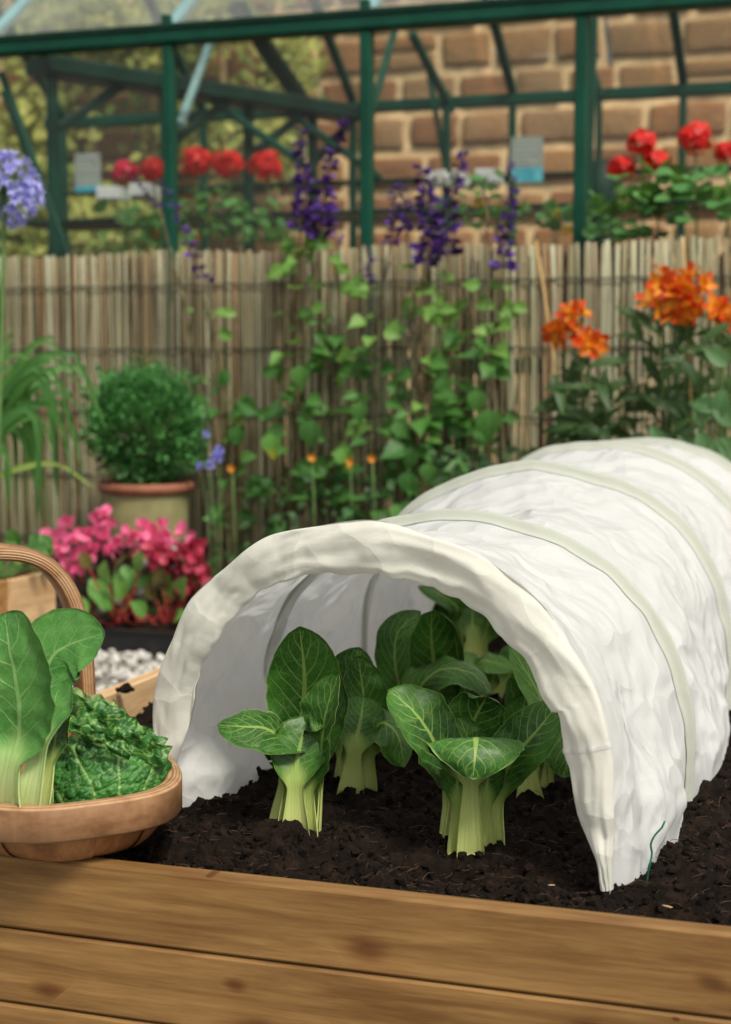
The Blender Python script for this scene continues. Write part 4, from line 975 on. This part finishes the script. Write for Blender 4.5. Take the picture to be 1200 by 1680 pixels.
# strappy plant at left and the blue agapanthus head
M['strap']=greenmat('strap_leaf',(.035,.13,.03),(.09,.25,.05)); M['strapy']=simple('yellow_strap_leaf',(.25,.36,.07),.6,.2,9,.2,0)
ag=thing('strap_leaved_plant',D(-120,800,4.75),'clump of long arching strap leaves at the left edge before the fence','plant'); ag.location.z=.50; ag['_o']=tuple(ag.location)
ab=Vector(ag.location)
def strap(tip,midz,w_,mat,name='leaf',ab=ab,root=ag):
    P=cr([ab+V(U(-.05,.05),U(-.05,.05),0),midz,tip],16); mb=MB()
    def fn(u,v):
        i=round(v*16); p=P[i]; tg=(P[min(i+1,16)]-P[max(i-1,0)]).normalized(); s=tg.cross(V(.2,-1,.3)).normalized(); s2=(s*.6+V(0,0,0)).normalized()
        k=w_*(1-v**3)*(.5+.5*min(1,v*4)); return (p+s2*((u-.5)*2*k)+V(0,-1,0)*abs(u-.5)*k*.6,(u,v))
    mb.grid(fn,4,16); mb.build(name,mat,root)
tips=[((100,600),(40,640)),((150,650),(60,590)),((110,700),(40,640)),((60,720),(20,640)),((80,810),(30,690)),((25,840),(10,700)),((45,560),(0,640)),((20,540),(-20,640)),((105,605),(50,570)),((10,860),(-10,730)),((-30,820),(-40,700)),((140,690),(70,640)),((60,780),(10,650)),((75,640),(10,600)),((90,760),(45,690)),((115,745),(60,600)),((140,820),(80,660)),((55,860),(40,660)),((90,830),(50,620)),((165,700),(90,590)),((70,880),(20,640)),((0,870),(-10,660))]
for k,(a,b) in enumerate(tips):
    for r_ in range(2):
        j=U(-14,14); d_=U(4.55,4.95); strap(D(a[0]+j,a[1]+U(-14,14),d_),D(b[0]+j,b[1]+U(-14,14),d_),U(.010,.016),M['strap'])
strap(D(158,802,4.7),D(70,760,4.7),.011,M['strapy'])
af=thing('agapanthus',D(-40,900,4.0),'round lilac blue agapanthus flower head on a bare stalk at the left edge','flower'); af.location.z=.02; af['_o']=tuple(af.location)
M['lilac']=simple('lilac_petal',(.55,.56,.92),.6,.35,50,.35,0,col2=(.36,.36,.80)); hc=D(8,312,4.1)
mb=MB(); mb.tube(cr([Vector(af.location),(Vector(af.location)+hc)/2+V(.02,0,.05),hc],20),.006,7); mb.build('stalk',M['gstem'],af)
mb=MB(); ped=MB()
for i in range(120):
    d=V(random.gauss(0,1),random.gauss(0,1),random.gauss(0,1)).normalized(); r=.080*U(.82,1.05); c0=hc+d*r; ped.tube([hc,hc+d*r],.0012,3,False)
    x=d.cross(V(.1,.3,1)).normalized(); y=d.cross(x)
    for k in range(6):
        a=k*math.pi/3+U(-.2,.2); e=x*math.cos(a)+y*math.sin(a); f_=x*-math.sin(a)+y*math.cos(a); L=.026
        mb.add([c0,c0+d*L*.6+e*L*.28+f_*L*.18,c0+d*L*.8+e*L*.75,c0+d*L*.6+e*L*.28-f_*L*.18],[(0,1,2,3)])
mb.build('flower_head',M['lilac'],af); ped.build('pedicels',M['gstem'],af)
# small blue flowers by the pot
bf=thing('bluebell_plant',D(345,900,4.9),'few small blue flowers on thin stems right of the olive pot','flower'); bf.location.z=.02; bf['_o']=tuple(bf.location)
for (x,y,s) in ((340,712,.016),(358,750,.026),(330,765,.018),(347,762,.02),(362,738,.02)):
    p=D(x,y,4.9); mb=MB()
    for k in range(14): floret(mb,p,V(U(-1,1),-.6,U(-1,1)),s)
    mb.build('flower',M['lilac'],bf); mb=MB(); mb.tube([Vector(bf.location),(Vector(bf.location)+p)/2+V(.02,0,0),p],.0009,4); mb.build('stem',M['gstem'],bf)

# alstroemerias
M['alst']=None
n=NT('alstroemeria_petal'); u_=n.n('ShaderNodeSeparateXYZ'); n.set(u_.inputs[0],n.co('UV')); r=n.rand()
c=n.mix(n.rng(n.m2('ADD',u_.outputs[1],n.m2('MULTIPLY',r,.35)),.35,.85),(.88,.42,.03),(.68,.09,.012)); M['alst']=n.pbr(c,.5,None,.3,.35)
n=NT('alstroemeria_petal_gold'); u_=n.n('ShaderNodeSeparateXYZ'); n.set(u_.inputs[0],n.co('UV')); r=n.rand()
c=n.mix(n.rng(u_.outputs[1],.35,.9),(.85,.42,.03),(.75,.20,.015)); M['alst2']=n.pbr(c,.5,None,.3,.35)
M['alleaf']=greenmat('alstroemeria_leaf',(.020,.055,.016),(.055,.115,.03)); lance=[(0,.03),(.15,.10),(.4,.15),(.7,.11),(.9,.05),(1,.003)]
AL=[lm('lance_leaf',lance,M['alleaf'],.3,.4),lm('lance_leaf',lance,M['alleaf'],.3,.7,1.3)]
PET=[lm('petal',[(0,.06),(.3,.14),(.6,.25),(.85,.2),(1,.02)],M['alst'],.3,.25),lm('petal',[(0,.06),(.3,.12),(.6,.2),(.85,.15),(1,.02)],M['alst2'],.3,.25)]
def alst(px,Y,label,heads,leafbox,nl,grp='orange alstroemerias by the fence'):
    b=PY(px,1000,Y); b.z=.02; root=thing('alstroemeria',b,label,'flower',grp)
    for (x,y,R2,nf) in heads:
        c=PY(x,y,Y-.05); mb=MB(); st=PY(px+(x-px)*.5,(y+900)/2,Y); mb.tube(cr([b,st,c],12),.003,5); mb.build('stem',M['gstem'],root)
        for i in range(nf):
            d=V(random.gauss(0,1),random.gauss(0,.7)-.5,random.gauss(0,1)+.15).normalized(); fc=c+d*R2*U(.5,1)
            xx=d.cross(V(.1,.2,1)).normalized(); yy=d.cross(xx)
            for k in range(6):
                a=k*math.pi/3; e=(xx*math.cos(a)+yy*math.sin(a))*.75+d*.75; piece('petal',PET[k%2],root,frame(fc-d*.01,e,d,U(.042,.058)))
    for i in range(nl):
        x,y=U(leafbox[0],leafbox[2]),U(leafbox[1],leafbox[3]); p=PY(x,y,Y+U(-.12,.12)); d=V(U(-1,1),U(-.8,.3),U(-.5,.9))
        piece('leaf',random.choice(AL),root,frame(p,d,V(U(-.5,.5),-.7,.7),U(.06,.11)))
    for i in range(10):
        x=U(leafbox[0]+20,leafbox[2]-20); mb=MB(); mb.tube(cr([b+V(U(-.05,.05),0,0),PY(x,800,Y),PY(x+U(-15,15),leafbox[1]+U(5,60),Y)],8),.0028,5); mb.build('stem',M['gstem'],root)
    return root
alst(945,4.72,'shorter orange alstroemeria with two flower clusters left of the tall clump',[(922,540,.035,5),(945,522,.03,4),(968,568,.036,6)],(905,600,1040,760),95)
alst(1110,4.66,'tall orange alstroemeria clump at the right with the biggest flower cluster',[(1085,470,.04,6),(1110,490,.04,6),(1138,470,.045,7),(1075,500,.03,3),(1165,520,.038,6),(1110,515,.02,2),(1188,515,.03,4),(1130,500,.04,4)],(1040,520,1215,770),120)
mb=MB(); mb.tube([PY(1120,390,4.64),PY(1125,445,4.64),PY(1140,800,4.64)],.004,6); M['cane']=simple('cane',(.55,.36,.13),.6,.2,20); o_=mb.build('garden_cane',M['cane'],org=PY(1140,800,4.64)); tag(o_,'thin bamboo cane standing up through the tall orange alstroemerias','garden cane')
mb=MB(); a_=PY(880,395,4.95); b_=PY(905,560,4.95); c_=PY(925,760,4.95); mb.tube([a_,b_,c_,V(c_.x,c_.y,.0)],.004,6); o_=mb.build('garden_cane',M['cane'],org=V(c_.x,c_.y,0)); tag(o_,'thin leaning cane behind the shorter orange alstroemeria','garden cane')
# broad leaves at the right edge
BL=lm('broad_leaf',[(0,.03),(.1,.16),(.3,.27),(.55,.28),(.8,.16),(1,.01)],greenmat('broad_leaf_green',(.06,.15,.05),(.11,.22,.08)),.3,.3)
b=PY(1180,1000,4.5); b.z=.02; br=thing('broad_leaved_plant',b,'plant with broad dull green leaves at the right edge below the orange flowers','plant')
for (x,y,s,dx,dz) in ((1150,700,.09,.1,1),(1190,640,.09,-.2,-.6),(1165,760,.10,-.3,1),(1175,720,.09,.2,-1),(1205,700,.1,-.5,.7),(1130,760,.08,-.3,.9),(1195,600,.08,-.6,.5),(1210,770,.1,-.4,.9),(1090,740,.08,-.4,.8),(1180,670,.08,-.8,.2)):
    p=PY(x,y,4.45); piece('leaf',BL,br,frame(p,V(dx,-.2,dz),V(0,-1,.3),s)); m2=MB(); m2.tube(cr([b,PY((x+1180)/2,880,4.5),p],8),.002,4,False); m2.build('leaf_stalk',M['gstem'],br)

# ------------------------------------------------------------------ begonias and chard
M['pink']=simple('pink_petal',(.95,.27,.48),.5,.35,40,.35,0,col2=(.88,.13,.32)); M['crimson']=simple('crimson_petal',(.62,.06,.12),.5,.35,40,.3,0)
M['bronze']=simple('bronze_leaf',(.045,.020,.018),.35,.4,20,.1,0,col2=(.02,.03,.015))
M['black']=simple('black_plastic',(.012,.013,.014),.35,.3,20,bump=0,spec=.5)
tc=G(235,1084,0); trc=V(tc.x+.02,tc.y+.16,0)
tray=thing('seed_tray',trc,'black plastic tray of compost on the white gravel holding the chard seedlings','tray')
tw,td,thh=.44,.28,.085
q=MB(); 
q.bar(trc+V(-tw/2,-td/2,thh/2),trc+V(tw/2,-td/2,thh/2),.012,thh,.002); q.bar(trc+V(-tw/2,td/2,thh/2),trc+V(tw/2,td/2,thh/2),.012,thh,.002)
q.bar(trc+V(-tw/2,-td/2+.006,thh/2),trc+V(-tw/2,td/2-.006,thh/2),.012,thh-.002,.002); q.bar(trc+V(tw/2,-td/2+.006,thh/2),trc+V(tw/2,td/2-.006,thh/2),.012,thh-.002,.002)
q.build('tray_wall',M['black'],tray,smooth=False)
q=MB(); q.bar(trc+V(-tw/2-.006,-td/2-.004,thh+.002),trc+V(tw/2+.006,-td/2-.004,thh+.002),.022,.008,.002); q.build('rim',M['black'],tray,smooth=False)
q=MB(); q.grid(lambda u,v:(trc+V((u-.5)*(tw-.02),(v-.5)*(td-.02),thh-.005+.016*noise.noise(V(u*14,v*9,3))+.018*math.sin(v*3.1)),(u,v)),50,34); q.build('compost',M['soil'],tray)
M['chard']=greenmat('chard_leaf',(.09,.27,.06),(.22,.45,.10),.35,0,.35); M['redstem']=simple('red_stem',(.45,.06,.05),.4,.3,30,.2,0)
CH=lm('chard_leaf',[(0,.04),(.1,.22),(.3,.36),(.55,.38),(.8,.26),(.95,.10),(1,.01)],M['chard'],.35,.25); random.seed(5)
CB=lm('chard_leaf',[(0,.04),(.1,.22),(.3,.36),(.55,.38),(.8,.26),(.95,.10),(1,.01)],simple('chard_leaf_bronze',(.20,.17,.05),.4,.4,10,.3,0),.35,.25)
for j,(cx,cy,n_,lab) in enumerate(((196,1020,9,'red stemmed chard seedling on the left of the black tray'),(275,1022,11,'red stemmed chard seedling on the right of the black tray'),(235,1028,6,'small chard seedling in the middle of the black tray'))):
    b=D(cx,cy,tc.dot(Fh)+.13); b.z=thh; root=thing('chard_seedling',b,lab,'seedling','chard seedlings in the black tray')
    for i in range(n_):
        tx=cx+U(-50,42); ty=U(915,990) if i%3 else U(975,1015)
        p=D(tx,ty,b.dot(Fh)+U(-.08,.06)); mb=MB(); mb.tube(cr([b+V(U(-.01,.01),0,0),b.lerp(p,.5)+V(0,0,-.015),p],8),[.0045]*5+[.003]*4,5); mb.build('leaf_stem',M['redstem'],root)
        piece('leaf',CB if i%5==2 else CH,root,frame(p,(p-b).normalized()+V(U(-.3,.3),-.3,U(-.2,.5)),V(U(-.4,.4),-.8,.6),U(.055,.085)))
def begonia(cx,lab,spots,mat,seed,boxr,d0=5.16):
    random.seed(seed); b=D(cx,1000,d0); b.z=.0; root=thing('begonia',b,lab,'begonia','bedding begonias in front of the fence')
    for i in range(70):
        p=D(U(*boxr[0]),U(*boxr[1]),d0+U(-.1,.12)); d=V(U(-1,1),-.4,U(-.4,.8)); piece('leaf',BB,root,frame(p,d,V(0,-.8,.7),U(.04,.065)))
    for k in range(6):
        p=D(U(*boxr[0]),boxr[1][0]+10,d0); mb=MB(); mb.tube(cr([b,b.lerp(p,.5)+V(U(-.03,.03),0,0),p],8),.005,5); mb.build('stem',M['redstem'],root)
    for (x,y) in spots:
        p=D(x,y,d0-.12+U(-.05,.05)); mb=MB()
        for k in range(8):
            d=V(U(-1,1),U(-1,.1),U(-1,1)).normalized(); Mx=frame(p+d*.006,d,V(U(-1,1),-1,U(-1,1)),U(.030,.044))
            mb.add([Mx@V(0,0,0),Mx@V(.42,.4,.1),Mx@V(.3,.85,.05),Mx@V(0,1,0),Mx@V(-.3,.85,.05),Mx@V(-.42,.4,.1),Mx@V(0,.5,-.08)],[(0,1,6),(1,2,6),(2,3,6),(3,4,6),(4,5,6),(5,0,6)])
        mb.build('flower',mat,root)
BB=lm('begonia_leaf',[(0,.05),(.1,.3),(.35,.45),(.65,.4),(.9,.2),(1,.02)],M['bronze'],.3,.3)
begonia(130,'pink flowered begonia with dark leaves on the left behind the trug handle',[(85,882),(112,865),(130,888),(95,905),(120,925),(150,905),(168,890),(165,858),(178,850),(148,880),(110,935),(185,905),(140,925),(100,890)],M['pink'],11,((70,215),(880,1010)))
begonia(235,'taller pink begonia in the middle with its topmost bloom before the pot',[(170,852),(215,878),(235,870),(250,885),(262,868),(240,900),(225,892),(205,885),(285,880),(305,875),(270,895),(290,900),(308,900)],M['pink'],12,((170,320),(890,1000)),5.2)
begonia(300,'crimson flowered begonia at the right end beside the tunnel',[(270,905),(292,915),(312,912),(325,925),(300,935),(335,938),(318,945),(280,925),(260,918),(255,905),(342,945),(305,955),(322,900),(330,912)],M['crimson'],13,((250,345),(905,1010)),5.12)
# wooden planter with yellow flowered plant
pb=D(28,1010,3.75); pc=V(pb.x-.125,pb.y+.1,0); pz2=D(30,952,3.75).z
pl=thing('wooden_planter',pc,'square timber planter box seen under the trug handle','planter')
for k in range(3):
    z0=pz2*k/3+.002; z1=pz2*(k+1)/3-.001
    for s in (-1,1):
        q=MB(); q.bar(pc+V(-.14,s*.11,(z0+z1)/2),pc+V(.10,s*.11,(z0+z1)/2),.022,z1-z0,.002); q.build('board',M['planter_wood'],pl,smooth=False)
        q=MB(); q.bar(pc+V(-.02+s*.125,-.098,(z0+z1)/2),pc+V(-.02+s*.125,.098,(z0+z1)/2),.022,z1-z0,.002); q.build('board',M['bed_wood_y'],pl,smooth=False)
q=MB(); q.grid(lambda u,v:(pc+V(-.02+(u-.5)*.22,(v-.5)*.19,pz2-.03),(u,v)),6,6); q.build('compost',M['soil'],pl)
yp=thing('leafy_plant',pc+V(-.02,0,pz2-.03),'low green plant with a yellow leaf growing in the timber planter','plant'); random.seed(3)
LG=lm('round_leaf',[(0,.05),(.1,.3),(.35,.42),(.65,.4),(.9,.2),(1,.02)],M['salvia'],.2,.2); LYL=lm('round_leaf',[(0,.05),(.1,.3),(.35,.42),(.65,.4),(.9,.2),(1,.02)],M['strapy'],.2,.2)
for i in range(26):
    p=D(U(0,95),U(893,945),3.9+U(-.1,.15)); piece('leaf',LYL if i in (3,9) else LG,yp,frame(p,V(U(-1,1),-.5,U(-.2,1)),V(0,-.8,.8),U(.03,.05)))
for i in range(6):
    p=D(20+12*i,920,3.9); q=MB(); q.tube([pc+V(-.02,0,pz2-.03),p],.0025,4); q.build('stem',M['gstem'],yp)

# ------------------------------------------------------------------ things inside the greenhouse
M['red']=simple('red_petal',(.85,.028,.018),.5,.3,40,.3,0,col2=(.55,.012,.012)); M['redpink']=simple('rose_petal',(.75,.03,.09),.5,.3,40,.3,0)
M['ger']=greenmat('geranium_leaf',(.05,.17,.05),(.13,.32,.09)); rnd=[(0,.1),(.05,.35),(.25,.52),(.5,.55),(.75,.45),(.92,.25),(1,.05)]
GL=lm('geranium_leaf',rnd,M['ger'],.25,.1)
def geranium(x,y,r,Y,label,mat,zb,leaves,seed,pot=True,spread=(40,60)):
    random.seed(seed); c=PY(x,y,Y); b=V(c.x,c.y,zb); root=thing('geranium',b+V(0,0,.0),label,'geranium','red geraniums in the greenhouse')
    if pot:
        mb=MB(); mb.lathe((b.x,b.y,b.z),[(0,0),(.045,0),(.062,.09),(.068,.09),(.068,.11),(.06,.11),(.055,.09),(0,.088)],20); mb.build('pot',M['terra'],root)
    mb=MB(); mb.tube(cr([b+V(0,0,.08),(b+c)/2+V(.01,0,.02),c],8),.0035,5); mb.build('stem',M['gstem'],root)
    mb=MB()
    for i in range(85):
        d=V(random.gauss(0,1),random.gauss(0,1),random.gauss(0,1)+.25).normalized(); p=c+V(d.x*r,d.y*r,d.z*r*.85)*U(.55,1.15)
        xx=d.cross(V(.1,.2,1)).normalized(); yy=d.cross(xx)
        for k in range(5):
            a=k*1.2566; e=(xx*math.cos(a)+yy*math.sin(a)); f_=xx*-math.sin(a)+yy*math.cos(a); L=r*U(.26,.42)
            mb.add([p,p+e*L*.6+f_*L*.35,p+e*L+d*L*.1,p+e*L*.6-f_*L*.35],[(0,1,2,3)])
    mb.build('flower_head',mat,root)
    for i in range(leaves):
        p=PY(x+U(-spread[0],spread[0]),y+spread[1]+U(0,70),Y+U(-.15,.1)); piece('leaf',GL,root,frame(p,V(U(-1,1),-.5,U(-.3,.7)),V(0,-.5,.9),U(.04,.075)))
for i,(x,y,r,lab) in enumerate(((205,283,.052,'leftmost rose red geranium head behind the greenhouse glass'),(252,278,.054,'scarlet geranium just left of the second green post'),(322,266,.066,'large scarlet geranium just right of the second green post'),(374,268,.062,'scarlet geranium with a drooping lower floret, fourth from left'),(437,273,.066,'round scarlet geranium left of the tall violet spikes'))):
    geranium(x,y,r,6.1,lab,M['redpink'] if i==0 else M['red'],ZB,11,20+i)
for i,(x,y,r,lab) in enumerate(((1053,235,.050,'upper left bloom of the red geranium group at right'),(1020,276,.046,'lowest left bloom of the red geranium group at right'),(1077,268,.046,'middle bloom of the red geranium group at right'),(1141,228,.056,'single red geranium bloom high between right group and frame edge'),(1192,250,.04,'red geranium bloom cut by the right edge of the view'))):
    geranium(x,y,r,5.45,lab,M['red'],1.0,26,30+i,False,(55,45))
# low shelf outside for these
q=MB(); q.bar(PY(985,500,5.42)*1.0+V(0,0,0),PY(1330,500,5.42),.02,.02)
sh=thing('trough_planter',V(-.75,5.45,0),'long dark trough between fence and greenhouse holding the right hand geraniums','planter')
q=MB(); q.bar(V(-1.15,5.45,.93),V(-.1,5.45,.93),.17,.14); q.build('trough_box',M['black'],sh,smooth=False)
for x in (-1.08,-.17):
    for yy in (5.39,5.51): q=MB(); q.bar(V(x,yy,0),V(x,yy,.858),.03,.03); q.build('leg',M['black'],sh,smooth=False)
# cards
def card(x0,y0,x1,y1,Y,label,top,bot,frac,lines):
    a=PY(x0,y1,Y); b=PY(x1,y0,Y); w_=b.x-a.x; h_=b.z-a.z; root=thing('plant_care_card',V((a.x+b.x)/2,Y,a.z),label,'card')
    q=MB(); q.bar(V((a.x+b.x)/2,Y,a.z+h_*frac),V((a.x+b.x)/2,Y,b.z),w_,.004,.0005,up=V(0,1,0)); q.build('upper_panel',top,root,smooth=False)
    q=MB(); q.bar(V((a.x+b.x)/2,Y,a.z),V((a.x+b.x)/2,Y,a.z+h_*frac),w_,.004,.0005,up=V(0,1,0)); q.build('lower_panel',bot,root,smooth=False)
    for k in range(lines):
        z_=b.z-h_*(.12+k*.11); q=MB(); q.bar(V(a.x+w_*.15,Y-.0035,z_),V(a.x+w_*U(.6,.85),Y-.0035,z_),.002,.006,.0002); q.build('print_line',M['cardink'],root,smooth=False)
M['cardgrey']=simple('card_grey',(.33,.37,.33),.6,.15,20,bump=0); M['cardteal']=simple('card_teal',(.03,.34,.46),.5,.4,30,bump=0,col2=(.15,.55,.60)); M['cardink']=simple('card_ink',(.55,.58,.54),.6,.1,20,bump=0)
card(838,223,892,300,7.3,'pale grey and turquoise card standing before the stone wall',M['cardgrey'],M['cardteal'],.32,5)
card(124,250,165,315,6.9,'faded grey and turquoise card behind the left greenhouse glass',M['cardgrey'],M['cardteal'],.15,4)
# trays, pots and small plants on the bench
def tray_(x0,x1,y,Y,mat,label,name='seed_tray',cat='tray',plants=()):
    a=PY(x0,y,Y); b=PY(x1,y,Y); z_=ZB; root=thing(name,V((a.x+b.x)/2,Y,z_),label,cat)
    q=MB(); h_=.055
    q.bar(V(a.x,Y-.09,z_+h_/2),V(b.x,Y-.09,z_+h_/2),.008,h_); q.bar(V(a.x,Y+.09,z_+h_/2),V(b.x,Y+.09,z_+h_/2),.008,h_)
    q.bar(V(a.x,Y-.085,z_+h_/2),V(a.x,Y+.085,z_+h_/2),.008,h_-.001); q.bar(V(b.x,Y-.085,z_+h_/2),V(b.x,Y+.085,z_+h_/2),.008,h_-.001)
    q.build('tray_wall',mat,root,smooth=False); q=MB(); q.grid(lambda u,v:(V(a.x+(b.x-a.x)*u,Y-.085+.17*v,z_+h_-.012),(u,v)),4,4); q.build('compost',M['soil'],root)
M['terratray']=simple('terracotta_tray',(.28,.07,.035),.6,.2,20,bump=0); M['whiteflower']=simple('white_petal',(.85,.85,.82),.6,.1,30,.3,0); M['yellowflower']=simple('yellow_petal',(.85,.60,.05),.6,.2,30,.3,0)
tray_(790,868,390,6.05,M['black'],'black tray on the bench below the turquoise card'); tray_(965,1035,388,6.05,M['terratray'],'dark red tray on the bench right of the third green post'); tray_(870,905,388,6.05,M['terratray'],'small red brown tray left of the third green post')
tray_(105,190,412,6.2,M['terratray'],'long red brown trough at the left end of the bench')
def small(x,y,Y,label,mats,n_,box_,cat='plant',pot='terra',seed=1):
    random.seed(seed); c=PY(x,y,Y); b=V(c.x,c.y,ZB); root=thing('potted_plant',b,label,cat)
    mb=MB(); mb.lathe((b.x,b.y,b.z),[(0,0),(.04,0),(.055,.075),(.061,.075),(.061,.095),(.054,.095),(0,.08)],20); mb.build('pot',M[pot],root)
    for i in range(n_):
        p=PY(x+U(-1,1)*box_[0],y+U(-1,1)*box_[1],Y+U(-.06,.06)); piece('leaf',GL if i%2 else LG,root,frame(p,V(U(-1,1),-.5,U(-.3,1)),V(0,-.6,.8),U(.03,.06)))
    for k in range(4):
        mb=MB(); mb.tube([b+V(0,0,.08),PY(x+U(-1,1)*box_[0]*.6,y,Y)],.0025,4); mb.build('stem',M['gstem'],root)
    for (fx,fy,fr,m_) in mats:
        p=PY(fx,fy,Y-.03); mb=MB()
        for k in range(34): floret(mb,p+V(U(-1,1),U(-1,1),U(-1,1)).normalized()*fr*.6,V(U(-1,1),U(-1,.4),U(-1,1)),fr*.8)
        mb.build('flower_head',M[m_],root)
small(735,330,6.0,'white flowered plant behind the dense purple salvia',[(715,293,.035,'whiteflower'),(738,296,.04,'whiteflower'),(762,298,.03,'whiteflower'),(750,288,.025,'whiteflower')],24,(45,40),seed=41)
small(815,335,6.05,'bright green potted plant with yellow flowers left of the turquoise card',[(787,332,.025,'yellowflower'),(826,338,.022,'yellowflower'),(790,352,.02,'yellowflower')],40,(40,45),seed=42)
small(912,362,6.05,'small yellow green pansy plant left of the third green post',[(915,352,.02,'yellowflower'),(930,378,.022,'yellowflower')],24,(28,20),seed=43)
small(990,372,6.1,'low green seedlings right of the third green post',[],22,(34,16),seed=44); small(355,350,6.1,'leafy potted plant below the large scarlet geraniums',[(325,390,.012,'marigold'),(345,360,.01,'marigold')],50,(60,40),seed=45)
small(235,392,6.1,'potted plant with orange pot right of the red brown trough',[(255,385,.02,'marigold')],22,(30,30),seed=46); small(440,370,6.1,'leafy potted plant below the round scarlet geranium',[],30,(45,30),seed=47)
# white boxes
M['whitebox']=simple('white_box',(.62,.65,.63),.6,.1,10,bump=0)
for i,(x0,x1,y,Y,lab) in enumerate(((168,205,318,6.7,'small white box left of the inner green post'),(222,255,313,6.7,'small white box right of the inner green post'),(785,822,290,6.7,'white box behind the yellow flowers'))):
    a=PY(x0,y,Y); b=PY(x1,y,Y); o_=MB(); o_.bar(a,b,.12,.055,.003); q=o_.build('storage_box',M['whitebox'],org=(a+b)/2,smooth=False); tag(q,lab,'box')
# upper rear shelf carrying cards and boxes
rs=thing('rear_shelf',V(-2,6.9,0),'thin dark shelf along the back of the greenhouse behind the flowers','shelf')
zs=PY(500,318,6.8).z-.035; q=MB(); q.bar(V(-4,6.85,zs-.06),V(.3,6.85,zs-.06),.3,.02); q.build('shelf_board',M['gh_dark'],rs,smooth=False)
for x in (-3.9,-2.6,-1.3,.2): q=MB(); q.bar(V(x,6.95,0),V(x,6.95,zs-.072),.03,.03); q.build('leg',M['gh_dark'],rs,smooth=False)
# dark container right of the third post
c=PY(985,330,6.4); dc=thing('dark_container',V(c.x,c.y,ZB),'tall dark green container on the bench right of the third green post','container')
q=MB(); h_=PY(985,268,6.4).z-ZB; q.lathe((c.x,c.y,ZB),[(0,0),(.05,0),(.07,h_*.7),(.085,h_),(.078,h_),(.06,h_*.7),(0,h_*.6)],24); q.build('container_body',M['gh_dark'],dc)
# climber and shrubs between greenhouse and wall on the left
M['climb']=greenmat('climber_leaf',(.09,.15,.03),(.26,.30,.07),.35)
n=NT('climber_mass'); o=n.co(); c_=n.mix(n.rng(n.noi(o,3,4),.35,.65),(.13,.20,.035),(.46,.46,.12)); M['climbm']=n.pbr(c_,.6,None,.3,.3)
random.seed(9)
def mass(n_,boxes,Y0,Y1_,s,name,label,cat,mat,basepx):
    b=PY(basepx,700,Y1_); b.z=0; root=thing(name,b,label,cat); mb=MB()
    for i in range(n_):
        bx=random.choice(boxes); x=random.gauss(bx[0],bx[2]*.5); y=random.gauss(bx[1],bx[3]*.5); p=PY(x,y,U(Y0,Y1_)); d=V(U(-1,1),-.3,U(-1,.5)); Mx=frame(p,d,V(U(-.5,.5),-1,.4),U(*s))
        mb.add([Mx@V(0,0,0),Mx@V(.32,.4,.05),Mx@V(0,1,-.1),Mx@V(-.32,.4,.05)],[(0,1,2,3)])
    mb.build('foliage',mat,root,kind='stuff')
    mb=MB()
    for bx in boxes: q=PY(bx[0],bx[1],(Y0+Y1_)/2); mb.tube(cr([b,b.lerp(q,.5)+V(.1,0,.1),q],8),[.025-.0025*i for i in range(9)],5)
    mb.build('branches',M['stem'],root)
mass(5200,[(60,200,90,150),(120,40,130,60),(30,350,60,100),(240,60,110,80),(330,20,90,50),(190,370,90,60)],8.2,8.85,(.04,.10),'climbing_shrub','yellow green leafy climber on the left part of the stone wall','climber',M['climbm'],110)
mass(1500,[(470,110,45,60),(440,230,50,60),(330,210,80,60)],8.3,8.85,(.04,.09),'climbing_shrub','looser green climber on the wall behind the left gable frame','climber',M['climbm'],440)
# grey hook hanging at right
M['grey']=simple('grey_metal',(.12,.15,.16),.4,.2,20,bump=0,metal=.5)
p=PY(995,45,7.3); q=MB(); q.tube(cr([p+V(0,0,.12),p,PY(1000,90,7.3),PY(1003,110,7.3)],12),.008,6); o_=q.build('hanging_hook',M['grey'],org=p); tag(o_,'grey metal hook hanging under the greenhouse roof at the right','hook')
p=PY(228,108,6.2); 
ap=thing('plant_pot',V(ab.x,ab.y,0),'tall terracotta pot holding the strap leaved plant at the left edge','plant pot')
mb=MB(); mb.lathe((ab.x,ab.y,0),[(0,0),(.12,0),(.16,.44),(.175,.44),(.175,.49),(.16,.49),(.155,.47),(0,.47)],32); mb.build('pot_body',M['terra'],ap)
